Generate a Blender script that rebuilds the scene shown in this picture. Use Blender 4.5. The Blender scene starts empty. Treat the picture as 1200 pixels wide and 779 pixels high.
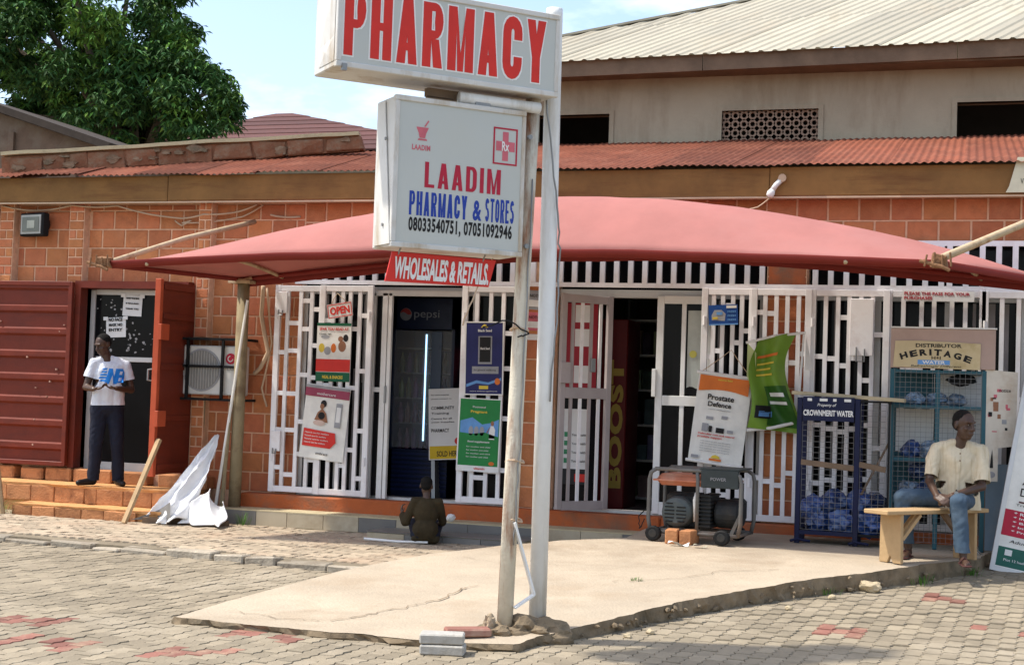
import bpy, bmesh, math, random
from mathutils import Vector, Matrix, noise
random.seed(7)
R = math.radians
scene = bpy.context.scene
C = scene.collection

# ------------------------------------------------------------------ camera
YAW, PITCH, ROLL, EYE = R(17.5), math.atan(70/1700), 0.034, 1.55
fw = Vector((-math.sin(YAW)*math.cos(PITCH), math.cos(YAW)*math.cos(PITCH), math.sin(PITCH)))
rt = Vector((math.cos(YAW), math.sin(YAW), 0)); up = rt.cross(fw)
rr = rt*math.cos(ROLL) + up*math.sin(ROLL); uu = up*math.cos(ROLL) - rt*math.sin(ROLL)
cd = bpy.data.cameras.new('camera'); cam = bpy.data.objects.new('camera', cd); C.objects.link(cam)
cam.matrix_world = Matrix(((rr.x, uu.x, -fw.x, 0), (rr.y, uu.y, -fw.y, 0), (rr.z, uu.z, -fw.z, EYE), (0, 0, 0, 1)))
cd.sensor_width = 36; cd.lens = 51; cd.clip_end = 2000; cd.clip_start = .1
scene.camera = cam

# ------------------------------------------------------------------ light
SUN = Vector((-.55, -.16, 1)).normalized()             # towards the sun: high, from the left
world = bpy.data.worlds.new('World'); scene.world = world; world.use_nodes = True
wt = world.node_tree; wn, wl = wt.nodes, wt.links
for n_ in list(wn): wn.remove(n_)
wo = wn.new('ShaderNodeOutputWorld'); bg = wn.new('ShaderNodeBackground'); sky = wn.new('ShaderNodeTexSky')
sky.sky_type = 'NISHITA'; sky.sun_disc = False
sky.sun_elevation = math.asin(SUN.z); sky.sun_rotation = math.atan2(SUN.x, SUN.y)
sky.air_density = 1.0; sky.dust_density = 2.5; sky.ozone_density = 1.0; sky.altitude = 200
tc = wn.new('ShaderNodeTexCoord'); mp = wn.new('ShaderNodeMapping'); mp.inputs['Scale'].default_value = (1, 1, 2.6)
nz = wn.new('ShaderNodeTexNoise'); nz.inputs['Scale'].default_value = 5; nz.inputs['Detail'].default_value = 8; nz.inputs['Roughness'].default_value = .6
cr = wn.new('ShaderNodeValToRGB'); cr.color_ramp.elements[0].position = .47; cr.color_ramp.elements[1].position = .68
mx = wn.new('ShaderNodeMixRGB'); mx.inputs['Color2'].default_value = (5.4, 5.7, 6.1, 1)
fl = wn.new('ShaderNodeMath'); fl.operation = 'MULTIPLY_ADD'; fl.inputs[1].default_value = .70; fl.inputs[2].default_value = .04
wl.new(tc.outputs['Generated'], mp.inputs['Vector']); wl.new(mp.outputs[0], nz.inputs['Vector'])
wl.new(nz.outputs['Fac'], cr.inputs['Fac']); wl.new(cr.outputs['Color'], fl.inputs[0]); wl.new(fl.outputs[0], mx.inputs['Fac'])
wl.new(sky.outputs[0], mx.inputs['Color1']); wl.new(mx.outputs[0], bg.inputs['Color'])
bg.inputs['Strength'].default_value = .15
wl.new(bg.outputs[0], wo.inputs['Surface'])
sd = bpy.data.lights.new('sun', 'SUN'); sd.energy = 2.75; sd.angle = R(2); sd.color = (1, .95, .86)
so = bpy.data.objects.new('sun', sd); C.objects.link(so); so.rotation_euler = SUN.to_track_quat('Z', 'Y').to_euler()
so.location = (-8, -4, 14)
scene.view_settings.view_transform = 'Standard'; scene.view_settings.look = 'None'
scene.view_settings.gamma = 1; scene.view_settings.use_curve_mapping = False
scene.view_settings.exposure = .98

# ------------------------------------------------------------------ materials
MATS = {}
def mat(name, col, rough=.7, var=.12, scale=6., bump=.0, bscale=40., metal=0., per='none', hue=.0, stain=None, stain_amt=.5, stain_scale=3., spec=.22, emit=None, estr=1., alpha=1., trans=0., sheen=0., thin=0., streak=None, stain2=None):
    """procedural material: base colour with noise variation, optional stains, bump, per-object or per-island tint"""
    if name in MATS: return MATS[name]
    m = bpy.data.materials.new(name); m.use_nodes = True; t = m.node_tree; N, L = t.nodes, t.links
    b = N['Principled BSDF']
    b.inputs['Roughness'].default_value = rough; b.inputs['Metallic'].default_value = metal
    b.inputs['Specular IOR Level'].default_value = spec
    tc = N.new('ShaderNodeTexCoord')
    src = tc.outputs['Object']
    if per == 'object':
        oi = N.new('ShaderNodeObjectInfo'); va = N.new('ShaderNodeVectorMath'); va.operation = 'ADD'
        sc = N.new('ShaderNodeVectorMath'); sc.operation = 'SCALE'; sc.inputs['Scale'].default_value = 37
        cb = N.new('ShaderNodeCombineXYZ')
        for i in range(3): L.new(oi.outputs['Random'], cb.inputs[i])
        L.new(cb.outputs[0], sc.inputs[0]); L.new(src, va.inputs[0]); L.new(sc.outputs[0], va.inputs[1]); src = va.outputs[0]
    nz = N.new('ShaderNodeTexNoise'); nz.inputs['Scale'].default_value = scale; nz.inputs['Detail'].default_value = 6
    nz.inputs['Roughness'].default_value = .62
    L.new(src, nz.inputs['Vector'])
    ramp = N.new('ShaderNodeMapRange'); ramp.inputs['From Min'].default_value = .3; ramp.inputs['From Max'].default_value = .7
    ramp.inputs['To Min'].default_value = 1-var; ramp.inputs['To Max'].default_value = 1+var
    L.new(nz.outputs['Fac'], ramp.inputs['Value'])
    hs = N.new('ShaderNodeHueSaturation'); hs.inputs['Color'].default_value = (*col, 1)
    if per != 'none':
        if per == 'object': rv = N.new('ShaderNodeObjectInfo').outputs['Random']
        else: rv = N.new('ShaderNodeNewGeometry').outputs['Random Per Island']
        mr = N.new('ShaderNodeMapRange'); mr.inputs['To Min'].default_value = 1-var*1.5; mr.inputs['To Max'].default_value = 1+var*1.3
        L.new(rv, mr.inputs['Value'])
        mu = N.new('ShaderNodeMath'); mu.operation = 'MULTIPLY'; L.new(ramp.outputs[0], mu.inputs[0]); L.new(mr.outputs[0], mu.inputs[1])
        L.new(mu.outputs[0], hs.inputs['Value'])
        if hue:
            m2 = N.new('ShaderNodeMath'); m2.operation = 'MULTIPLY'; m2.inputs[1].default_value = 7.13; L.new(rv, m2.inputs[0])
            m3 = N.new('ShaderNodeMath'); m3.operation = 'FRACT'; L.new(m2.outputs[0], m3.inputs[0])
            m4 = N.new('ShaderNodeMapRange'); m4.inputs['To Min'].default_value = .5-hue; m4.inputs['To Max'].default_value = .5+hue
            L.new(m3.outputs[0], m4.inputs['Value']); L.new(m4.outputs[0], hs.inputs['Hue'])
    else: L.new(ramp.outputs[0], hs.inputs['Value'])
    out = hs.outputs['Color']
    if stain is not None:
        n2 = N.new('ShaderNodeTexNoise'); n2.inputs['Scale'].default_value = stain_scale; n2.inputs['Detail'].default_value = 9; n2.inputs['Roughness'].default_value = .68
        if streak:
            mpn = N.new('ShaderNodeMapping'); mpn.inputs['Scale'].default_value = streak; L.new(src, mpn.inputs['Vector']); L.new(mpn.outputs[0], n2.inputs['Vector'])
        else: L.new(src, n2.inputs['Vector'])
        r2 = N.new('ShaderNodeMapRange'); r2.inputs['From Min'].default_value = .5; r2.inputs['From Max'].default_value = .66
        r2.inputs['To Max'].default_value = stain_amt
        L.new(n2.outputs['Fac'], r2.inputs['Value'])
        mxx = N.new('ShaderNodeMixRGB'); mxx.inputs['Color2'].default_value = (*stain, 1)
        L.new(r2.outputs[0], mxx.inputs['Fac']); L.new(out, mxx.inputs['Color1']); out = mxx.outputs[0]
    if stain2:               # (colour, amount, scale): broad dirty patches
        n4 = N.new('ShaderNodeTexNoise'); n4.inputs['Scale'].default_value = stain2[2]; n4.inputs['Detail'].default_value = 10; n4.inputs['Roughness'].default_value = .72; n4.inputs['Distortion'].default_value = .6
        L.new(src, n4.inputs['Vector']); r4 = N.new('ShaderNodeMapRange'); r4.inputs['From Min'].default_value = .52; r4.inputs['From Max'].default_value = .72; r4.inputs['To Max'].default_value = stain2[1]
        L.new(n4.outputs['Fac'], r4.inputs['Value']); m5 = N.new('ShaderNodeMixRGB'); m5.inputs['Color2'].default_value = (*stain2[0], 1)
        L.new(r4.outputs[0], m5.inputs['Fac']); L.new(out, m5.inputs['Color1']); out = m5.outputs[0]
    L.new(out, b.inputs['Base Color'])
    rm = N.new('ShaderNodeMapRange'); rm.inputs['To Min'].default_value = max(0, rough-.12); rm.inputs['To Max'].default_value = min(1, rough+.12)
    L.new(nz.outputs['Fac'], rm.inputs['Value']); L.new(rm.outputs[0], b.inputs['Roughness'])
    if bump:
        n3 = N.new('ShaderNodeTexNoise'); n3.inputs['Scale'].default_value = bscale; n3.inputs['Detail'].default_value = 5
        L.new(src, n3.inputs['Vector'])
        bp = N.new('ShaderNodeBump'); bp.inputs['Strength'].default_value = bump; bp.inputs['Distance'].default_value = .02
        L.new(n3.outputs['Fac'], bp.inputs['Height']); L.new(bp.outputs[0], b.inputs['Normal'])
    if emit: b.inputs['Emission Color'].default_value = (*emit, 1); b.inputs['Emission Strength'].default_value = estr
    if trans: b.inputs['Transmission Weight'].default_value = trans
    if alpha < 1: b.inputs['Alpha'].default_value = alpha
    if thin:                 # woven cloth that lets some light through
        tl = N.new('ShaderNodeBsdfTranslucent'); ms = N.new('ShaderNodeMixShader'); ms.inputs[0].default_value = thin
        L.new(out, tl.inputs['Color']); L.new(b.outputs[0], ms.inputs[1]); L.new(tl.outputs[0], ms.inputs[2]); L.new(ms.outputs[0], N['Material Output'].inputs['Surface'])
    MATS[name] = m
    return m

brickm = mat('painted brick', (.50, .175, .074), .8, .12, 9, .35, 60, per='object', hue=.008, stain=(.52, .22, .11), stain_amt=.4, stain_scale=4, stain2=((.25, .085, .04), .6, 2.5))
mortar = mat('mortar', (.70, .43, .27), .9, .15, 14, .3, 90)
orange = mat('orange plaster', (.42, .105, .032), .8, .14, 3, .3, 40, stain=(.22, .12, .075), stain_amt=.8, stain_scale=2.6, stain2=((.14, .09, .06), .7, 1.3))
steps_m = mat('weathered orange block', (.46, .205, .088), .85, .15, 6, .4, 50, per='object', stain=(.20, .085, .04), stain_amt=.75, stain_scale=5)
treadm = mat('sunlit orange screed', (.58, .30, .12), .9, .14, 5, .4, 60, stain=(.30, .13, .06), stain_amt=.5, stain_scale=6)  # screed colour lightened for the sun on the step tops
maroon = mat('maroon door paint', (.155, .026, .013), .5, .16, 4, .08, 30, stain=(.085, .02, .014), stain_amt=.6, stain_scale=4, streak=(.25, 1, 1.6))
sunlit_maroon = mat('sunlit maroon paint', (.42, .075, .03), .6, .12, 6)  # door maroon brightened to orange, sunlight put into the paint
wood_fascia = mat('brown fascia board', (.215, .110, .036), .8, .25, 2.2, .2, 25, stain=(.13, .055, .02), stain_amt=.7, stain_scale=3., streak=(.3, 1, 2.4))
rust_roof = mat('red oxide roof sheet', (.175, .052, .027), .9, .26, 2.5, .15, 20, per='object', stain=(.27, .10, .058), stain_amt=.6, stain_scale=2.2, stain2=((.12, .035, .02), .7, 1.1))
cream_roof = mat('cream roof sheet', (.39, .352, .265), .55, .08, 1.2, per='object', stain=(.36, .30, .21), stain_amt=.6, stain_scale=1.6, streak=(1, .25, .25))
plaster = mat('cement render', (.37, .315, .225), .92, .10, 1.5, .25, 30, stain=(.27, .215, .145), stain_amt=.75, stain_scale=2.2, streak=(1, 1, .22), stain2=((.22, .175, .12), .45, .8))
darkwood = mat('weathered grey wood', (.17, .115, .075), .85, .25, 3, .2, 25)
blockwall = mat('rough block wall', (.22, .095, .05), .95, .25, 5, .6, 25, stain=(.25, .185, .12), stain_amt=.9, stain_scale=3.2)
capm = mat('pale coping concrete', (.50, .42, .26), .9, .14, 3, .3, 40, stain=(.2, .17, .11), stain_amt=.5)
canvas = mat('faded red canopy fabric', (.49, .205, .178), .85, .09, 2.0, .25, 7, stain=(.49, .225, .20), stain_amt=.6, stain_scale=1.2, stain2=((.44, .17, .145), .5, .6), thin=.28)
hemm = mat('dark red hem', (.20, .028, .022), .8, .1, 4)
rustpipe = mat('rusty cream pipe', (.50, .38, .24), .65, .18, 5, .15, 50, stain=(.20, .085, .035), stain_amt=.85, stain_scale=5)
postm = mat('weathered khaki steel post', (.27, .215, .125), .75, .2, 4, .15, 40, stain=(.13, .075, .04), stain_amt=.7, stain_scale=3)
white = mat('white enamel', (.74, .73, .70), .5, .06, 4, stain=(.52, .47, .38), stain_amt=.4, stain_scale=3)
signface = mat('milky sign face', (.49, .505, .47), .42, .035, 1.5, stain=(.50, .50, .44), stain_amt=.35, stain_scale=2)
signcase = mat('white sign casing', (.60, .585, .545), .5, .07, 5, stain=(.38, .29, .18), stain_amt=.75, stain_scale=5, streak=(1, 1, .25))
polewhite = mat('white pole paint', (.74, .74, .715), .45, .06, 5, stain=(.42, .36, .27), stain_amt=.6, stain_scale=6, streak=(1, 1, .12))
polerust = mat('peeling rusty pole', (.62, .57, .46), .7, .12, 6, .25, 60, stain=(.27, .10, .04), stain_amt=.95, stain_scale=7, streak=(1, 1, .18))
redprint = mat('red sign paint', (.60, .035, .025), .5, .08, 8)
crimson = mat('crimson print', (.42, .02, .045), .55, .12, 8)
blueprint = mat('blue sign paint', (.02, .05, .30), .5, .08, 8)
blackprint = mat('black print', (.015, .014, .014), .6, .1, 8)
palepink = mat('faded pink print', (.55, .13, .16), .55, .12, 10)
gatem = mat('white pinkish gate paint', (.79, .765, .755), .55, .07, 4, .05, 40, stain=(.50, .40, .36), stain_amt=.4, stain_scale=4, per='object')
alum = mat('aluminium frame', (.56, .545, .52), .42, .08, 4, metal=.25)
brownalum = mat('dull brown aluminium', (.40, .345, .33), .5, .1, 4, metal=.2)
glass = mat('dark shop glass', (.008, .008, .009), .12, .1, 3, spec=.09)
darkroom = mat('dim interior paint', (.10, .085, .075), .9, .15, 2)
concrete = mat('sandy concrete', (.40, .33, .243), .93, .13, 1.6, .4, 45, stain=(.33, .252, .17), stain_amt=.6, stain_scale=1.3, stain2=((.235, .175, .115), .75, .5))
roughconc = mat('broken concrete edge', (.20, .15, .095), .95, .3, 6, .8, 14, stain=(.09, .075, .05), stain_amt=.8, stain_scale=5)
soil = mat('sandy soil', (.20, .165, .115), .95, .25, 4, .5, 20)
paver = mat('grey interlocking paver', (.258, .214, .150), .92, .12, 5, .35, 40, per='island', stain=(.35, .295, .215), stain_amt=.8, stain_scale=.8, stain2=((.17, .145, .105), .6, .6))
paver_o = mat('grey paver single', (.258, .214, .150), .92, .12, 5, .35, 40, per='object', stain=(.35, .295, .215), stain_amt=.8, stain_scale=.8, stain2=((.17, .145, .105), .6, .6))
redpaver = mat('red paver', (.235, .105, .078), .9, .16, 6, .3, 40, per='object', stain=(.36, .25, .17), stain_amt=.75, stain_scale=4)
palepaver = mat('pale sidewalk paver', (.37, .30, .215), .92, .13, 4, .35, 40, per='island', stain=(.36, .24, .16), stain_amt=.5, stain_scale=1.1)
kerbm = mat('kerb concrete', (.33, .285, .22), .92, .18, 6, .5, 30, per='object', stain=(.17, .13, .09), stain_amt=.7, stain_scale=5)
tile_g = mat('grey wall tile', (.175, .165, .15), .35, .1, 5, per='object')
tile_b = mat('beige wall tile', (.42, .355, .25), .35, .06, 5, per='object', stain=(.28, .21, .13), stain_amt=.5)
cablem = mat('cream cable', (.50, .36, .24), .7, .1, 5)
blackrub = mat('black rubber', (.010, .010, .010), .7, .2, 8)
steel = mat('grey steel', (.26, .26, .255), .45, .12, 8, metal=.6)

# ------------------------------------------------------------------ mesh helpers
class MB:
    def __init__(s, o=(0, 0, 0)): s.v, s.f, s.o = [], [], Vector(o)
    def add(s, vs, fs):
        k = len(s.v); s.v += [Vector(v)-s.o for v in vs]; s.f += [tuple(i+k for i in f) for f in fs]; return s
    def box(s, x0, x1, y0, y1, z0, z1, M=None):
        vs = [Vector((x, y, z)) for z in (z0, z1) for y in (y0, y1) for x in (x0, x1)]
        if M: vs = [M @ v for v in vs]
        return s.add(vs, [(0, 2, 3, 1), (4, 5, 7, 6), (0, 1, 5, 4), (2, 6, 7, 3), (0, 4, 6, 2), (1, 3, 7, 5)])
    def bar(s, a, b, w=.04, h=None, upv=(0, 0, 1)):
        """rectangular bar from a to b"""
        a, b = Vector(a), Vector(b); h = h or w; d = (b-a).normalized(); u = Vector(upv)
        if abs(d.dot(u)) > .95: u = Vector((0, 1, 0))
        x = d.cross(u).normalized()*w/2; y = x.cross(d).normalized()*h/2
        vs = [p+sx*x+sy*y for p in (a, b) for sx, sy in ((-1, -1), (1, -1), (1, 1), (-1, 1))]
        return s.add(vs, [(3, 2, 1, 0), (4, 5, 6, 7), (0, 1, 5, 4), (1, 2, 6, 5), (2, 3, 7, 6), (3, 0, 4, 7)])
    def tube(s, pts, r=.02, n=8, cap=True):
        pts = [Vector(p) for p in pts]; rs = r if isinstance(r, (list, tuple)) else [r]*len(pts)
        k = len(pts); vs = []; px = None
        for i, p in enumerate(pts):
            d = (pts[min(i+1, k-1)]-pts[max(i-1, 0)]).normalized()
            if px is None: u = Vector((0, 0, 1)) if abs(d.z) < .9 else Vector((1, 0, 0)); x = d.cross(u).normalized()
            else: x = (px-d*px.dot(d)).normalized()
            px = x; y = d.cross(x)
            vs += [p+(x*math.cos(2*math.pi*j/n)+y*math.sin(2*math.pi*j/n))*rs[i] for j in range(n)]
        fs = [(i*n+j, i*n+(j+1) % n, (i+1)*n+(j+1) % n, (i+1)*n+j) for i in range(k-1) for j in range(n)]
        if cap: fs += [tuple(reversed(range(n))), tuple(range((k-1)*n, k*n))]
        return s.add(vs, fs)
    def prism(s, poly, d, M=None):
        """polygon (list of 3d points) extruded along vector d"""
        n = len(poly); d = Vector(d); vs = [Vector(p) for p in poly]+[Vector(p)+d for p in poly]
        if M: vs = [M @ v for v in vs]
        return s.add(vs, [tuple(range(n)), tuple(reversed(range(n, 2*n)))]+[(i, i+n, (i+1) % n+n, (i+1) % n) for i in range(n)])
    def lathe(s, prof, cpt=(0, 0, 0), axis='Z', n=20):
        vs = []
        for r_, h in prof:
            for j in range(n):
                a = 2*math.pi*j/n; p = Vector((r_*math.cos(a), r_*math.sin(a), h))
                if axis == 'Y': p = Vector((p.x, p.z, p.y))
                if axis == 'X': p = Vector((p.z, p.x, p.y))
                vs.append(p+Vector(cpt))
        k = len(prof)
        fs = [(i*n+j, i*n+(j+1) % n, (i+1)*n+(j+1) % n, (i+1)*n+j) for i in range(k-1) for j in range(n)]
        fs += [tuple(reversed(range(n))), tuple(range((k-1)*n, k*n))]
        return s.add(vs, fs)
    def grid(s, fn, nu, nv, thick=None):
        vs = [Vector(fn(i/nu, j/nv)) for j in range(nv+1) for i in range(nu+1)]
        fs = [(j*(nu+1)+i, j*(nu+1)+i+1, (j+1)*(nu+1)+i+1, (j+1)*(nu+1)+i) for j in range(nv) for i in range(nu)]
        return s.add(vs, fs)
    def mesh(s, name, m, smooth=False):
        me = bpy.data.meshes.new(name); me.from_pydata([tuple(v) for v in s.v], [], s.f); me.update()
        bm = bmesh.new(); bm.from_mesh(me); bmesh.ops.recalc_face_normals(bm, faces=bm.faces); bm.to_mesh(me); bm.free()
        if m: me.materials.append(m)
        if smooth: me.polygons.foreach_set('use_smooth', [True]*len(me.polygons))
        return me
    def build(s, name, m, parent=None, smooth=False, bevel=0):
        o = bpy.data.objects.new(name, s.mesh(name, m, smooth)); C.objects.link(o)
        if parent: o.parent = parent
        if bevel: b = o.modifiers.new('bevel', 'BEVEL'); b.width = bevel; b.segments = 1; b.limit_method = 'ANGLE'
        return o
def tag(o, label=None, cat=None, group=None, kind=None):
    if label: o['label'] = label
    if cat: o['category'] = cat
    if group: o['group'] = group
    if kind: o['kind'] = kind
    return o
def thing(name, label, cat, loc=(0, 0, 0), rz=0., group=None, rx=0., ry=0.):
    o = bpy.data.objects.new(name, None); C.objects.link(o); o.location = loc; o.rotation_euler = (rx, ry, rz)
    o.empty_display_size = .1
    return tag(o, label, cat, group)
def box(name, m, parent, x0, x1, y0, y1, z0, z1, bevel=0):
    """box part: coordinates relative to the parent"""
    return MB().box(x0, x1, y0, y1, z0, z1).build(name, m, parent, bevel=bevel)
def shared(name, me, parent, loc, rot=(0, 0, 0), scale=None):
    o = bpy.data.objects.new(name, me); C.objects.link(o); o.location = loc; o.rotation_euler = rot
    if scale: o.scale = scale
    if parent: o.parent = parent
    return o
def text(name, s, m, parent, x, z, h, w=None, y=0., bold=.0, shear=0., rot=0., ext=.0012, vertical=False, res=3, Mx=None, spacing=1.0):
    """lettering standing in the local xz plane facing -y; x,z is the lower left corner, h the cap height, w the full width"""
    cu = bpy.data.curves.new(name, 'FONT'); cu.body = s; cu.size = 1; cu.offset = bold; cu.shear = shear; cu.extrude = ext/h; cu.resolution_u = res
    cu.space_character = spacing
    ob = bpy.data.objects.new('tmp', cu); C.objects.link(ob)
    bpy.context.view_layer.update()
    me = bpy.data.meshes.new_from_object(ob); bpy.data.objects.remove(ob); bpy.data.curves.remove(cu)
    xs = [v.co.x for v in me.vertices]; ys = [v.co.y for v in me.vertices]
    if not xs: return None
    x0, x1, y0, y1 = min(xs), max(xs), min(ys), max(ys)
    k = h/(y1-y0); kx = (w/(x1-x0)) if w else k
    ca, sa = math.cos(rot), math.sin(rot)
    for v in me.vertices:
        px, pz, py = (v.co.x-x0)*kx, (v.co.y-y0)*k, -v.co.z*h
        v.co = (x+px*ca-pz*sa, y+py, z+px*sa+pz*ca)
        if Mx: v.co = Mx @ v.co
    me.materials.append(m); me.name = name
    o = bpy.data.objects.new(name, me); C.objects.link(o)
    if parent: o.parent = parent
    return o
def flat(name, m, parent, x0, x1, z0, z1, layer=1, y=0.):
    """printed area: a thin layer on a sheet that faces -y"""
    return box(name, m, parent, x0, x1, y-.0014*layer-.001, y-.0014*(layer-1)-.0002, z0, z1)
def poly(name, m, parent, pts, layer=1, y=0.):
    return MB().prism([(p[0], y-.0014*(layer-1)-.0002, p[1]) for p in pts], (0, -.0012, 0)).build(name, m, parent)

# condensed painted block letters made of stroke polygons (unit height)
def _arc(cx, cy, rx, ry, a0, a1, t, n=8):
    o = [(cx+rx*math.cos(R(a0+(a1-a0)*i/n)), cy+ry*math.sin(R(a0+(a1-a0)*i/n))) for i in range(n+1)]
    q = [(cx+(rx-t)*math.cos(R(a0+(a1-a0)*i/n)), cy+(ry-t*.9)*math.sin(R(a0+(a1-a0)*i/n))) for i in range(n+1)]
    return [[o[i], o[i+1], q[i+1], q[i]] for i in range(n)]
def _bar(x0, y0, x1, y1): return [[(x0, y0), (x1, y0), (x1, y1), (x0, y1)]]
def glyph(ch, w, t):
    b = _bar; h = .13
    if ch == 'I': return b(0, 0, t, 1), t
    if ch == 'L': return b(0, 0, t, 1)+b(t, 0, w*.9, h), w*.9
    if ch == 'H': return b(0, 0, t, 1)+b(w-t, 0, w, 1)+b(t, .44, w-t, .56), w
    if ch == 'P': return b(0, 0, t, 1)+b(t, 1-h, w*.6, 1)+b(t, .42, w*.6, .42+h)+_arc(w*.6, .71, w*.4, .29, -90, 90, t), w
    if ch == 'R': return b(0, 0, t, 1)+b(t, 1-h, w*.6, 1)+b(t, .44, w*.6, .44+h)+_arc(w*.6, .72, w*.4, .28, -90, 90, t)+[[(w*.42, .44), (w*.42+t*.9, .44), (w, 0), (w-t*1.05, 0)]], w
    if ch == 'A': return [[(0, 0), (t, 0), (w*.5+t*.18, .86), (w*.5+t*.1, 1), (w*.5-t*.55, 1)], [(w, 0), (w-t, 0), (w*.5-t*.18, .86), (w*.5+t*.1, 1), (w*.5+t*.55, 1)], [(w*.27, .2), (w*.73, .2), (w*.68, .32), (w*.32, .32)]], w
    if ch == 'M': W = w*1.3; return b(0, 0, t, 1)+b(W-t, 0, W, 1)+[[(t, 1), (t, .68), (W/2-t*.35, 0), (W/2, 0), (W/2, .28)], [(W-t, 1), (W-t, .68), (W/2+t*.35, 0), (W/2, 0), (W/2, .28)]], W
    if ch == 'C': return b(0, .26, t, .74)+_arc(w/2, .74, w/2, .26, 0, 180, t)+_arc(w/2, .26, w/2, .26, 180, 360, t)+b(w-t, .63, w, .74)+b(w-t, .26, w, .36), w
    if ch == 'O': return b(0, .26, t, .74)+b(w-t, .26, w, .74)+_arc(w/2, .74, w/2, .26, 0, 180, t)+_arc(w/2, .26, w/2, .26, 180, 360, t), w
    if ch == 'D': return b(0, 0, t, 1)+b(t, 1-h, w*.55, 1)+b(t, 0, w*.55, h)+_arc(w*.55, .72, w*.45, .28, 0, 90, t)+_arc(w*.55, .28, w*.45, .28, -90, 0, t)+b(w-t, .28, w, .72), w
    if ch == 'Y': return b(w/2-t/2, 0, w/2+t/2, .46)+[[(0, 1), (t, 1), (w/2+t*.3, .40), (w/2-t/2, .40)], [(w, 1), (w-t, 1), (w/2-t*.3, .40), (w/2+t/2, .40)]], w
    if ch == 'T': return b(w/2-t/2, 0, w/2+t/2, 1-h)+b(0, 1-h, w, 1), w
    if ch == 'E': return b(0, 0, t, 1)+b(t, 0, w*.9, h)+b(t, .44, w*.8, .56)+b(t, 1-h, w*.9, 1), w*.9
    if ch == 'S': return _arc(w/2, .74, w/2, .26, 20, 270, t)+_arc(w/2, .30, w/2, .30, 90, -160, t), w
    return [], w*.5
def blocktext(name, s_, m, parent, x, z, h, w, y=0., fat=.0, t=.22, gap=.13, cw=.52, halo=0):
    polys = []; cx = 0
    for ch in s_:
        g, gw = glyph(ch, cw, t)
        for p in g: polys.append([(px+cx, pz) for px, pz in p])
        cx += gw+gap
    tot = cx-gap; k = w/tot
    mb = MB()
    for i, p in enumerate(polys):
        P = []
        mx_, mz_ = sum(q[0] for q in p)/len(p), sum(q[1] for q in p)/len(p)
        for q in p:
            px, pz = x+q[0]*k, z+q[1]*h
            if fat:
                dx, dz = q[0]-mx_, q[1]-mz_; px += fat*(1 if dx > 0 else -1); pz += fat*(1 if dz > 0 else -1)
            P.append((px, y-.00012*(i % 7), pz))
        mb.prism(P, (0, -.0009, 0))
    return mb.build(name, m, parent)

# ================================================================== SETTING: ground
def proj(p):
    d = Vector(p)-Vector((0, 0, EYE)); z = d.dot(fw)
    return 600+d.dot(rr)/z*1700, 389.5-d.dot(uu)/z*1700, z
def slab_z(y): return min(.26, .04+.0535*(y-8.3))
SLAB = [(-4.83, 8.32), (-4.47, 8.29), (-3.87, 8.27), (-3.36, 8.27), (-2.97, 8.27), (-2.57, 8.37), (-2.39, 8.86), (-2.14, 9.45), (-1.87, 10.1),
        (-1.38, 10.92), (-1.06, 11.4), (-.64, 11.94), (-.2, 12.62), (.12, 13.2), (.22, 13.8), (.7, 14.05), (2.6, 14.1), (2.6, 14.4), (-3.0, 14.4),
        (-2.95, 13.05), (-3.27, 12.6), (-3.78, 11.97), (-4.21, 11.24), (-4.55, 10.28), (-4.71, 9.21)]
def inside(x, y, P):
    c = False; j = len(P)-1
    for i in range(len(P)):
        if (P[i][1] > y) != (P[j][1] > y) and x < (P[j][0]-P[i][0])*(y-P[i][1])/(P[j][1]-P[i][1])+P[i][0]: c = not c
        j = i
    return c
def street_z(x, y):
    """the paving climbs a little towards the shop on the right"""
    k = min(1, max(0, (x+2.9)/1.3)); return k*k*(3-2*k)*max(0, .036*(y-9.3))
def kerb_y(x): return 11.28-.107*(x+4.46)

def gz(u, v):
    return ((u-.5)*360, -60+v*420, -.013)
bed_f = lambda u, v: (-3.2+7.6*u, 5.4+9.1*v, -.012+street_z(-3.2+7.6*u, 5.4+9.1*v))
ground = tag(MB().grid(gz, 24, 24).build('ground', soil), 'sandy ground bed under the paving', kind='structure')

MB().grid(bed_f, 30, 36).build('paving_bed', soil, ground)
# interlocking pavers: rows parallel to the shop front, zig-zag long sides
PL, PW = .20, .106
zig = [(-.5, 0), (-.375, .09), (-.125, -.09), (.125, .09), (.375, -.09), (.5, 0)]
def paver_outline(g=.0018):
    top = [(x*(PL-2*g)+0, (PW/2-g)+o*PW) for x, o in zig]; bot = [(x*(PL-2*g), -(PW/2-g)+o*PW) for x, o in zig]
    return top, bot
def paver_mesh(mb, cx, cy, z, a, tilt=(0, 0), h=.05):
    top, bot = paver_outline(); ring = bot+list(reversed(top)); n = len(ring); ca, sa = math.cos(a), math.sin(a)
    vs = []
    for s_, dz in ((.986, 0), (1., -.006), (1., -h)):
        for x, y in ring:
            x, y = x*s_, y*(s_ if s_ == 1 else .95); vs.append((cx+x*ca-y*sa, cy+x*sa+y*ca, z+dz+tilt[0]*x+tilt[1]*y))
    fs = []
    k = len(zig)
    fs += [(i, i+1, n-2-i, n-1-i) for i in range(k-1)]
    for r_ in range(2): fs += [(r_*n+i, (r_+1)*n+i, (r_+1)*n+(i+1) % n, r_*n+(i+1) % n) for i in range(n)]
    mb.add(vs, fs)
PA = R(86)
REDC = [(-4.24, 7.42), (-5.09, 7.37), (-5.67, 7.93), (-4.11, 8.2), (-.09, 11.68), (-.81, 10.08), (.34, 10.49), (1.1, 9.2)]
cells = []
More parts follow.
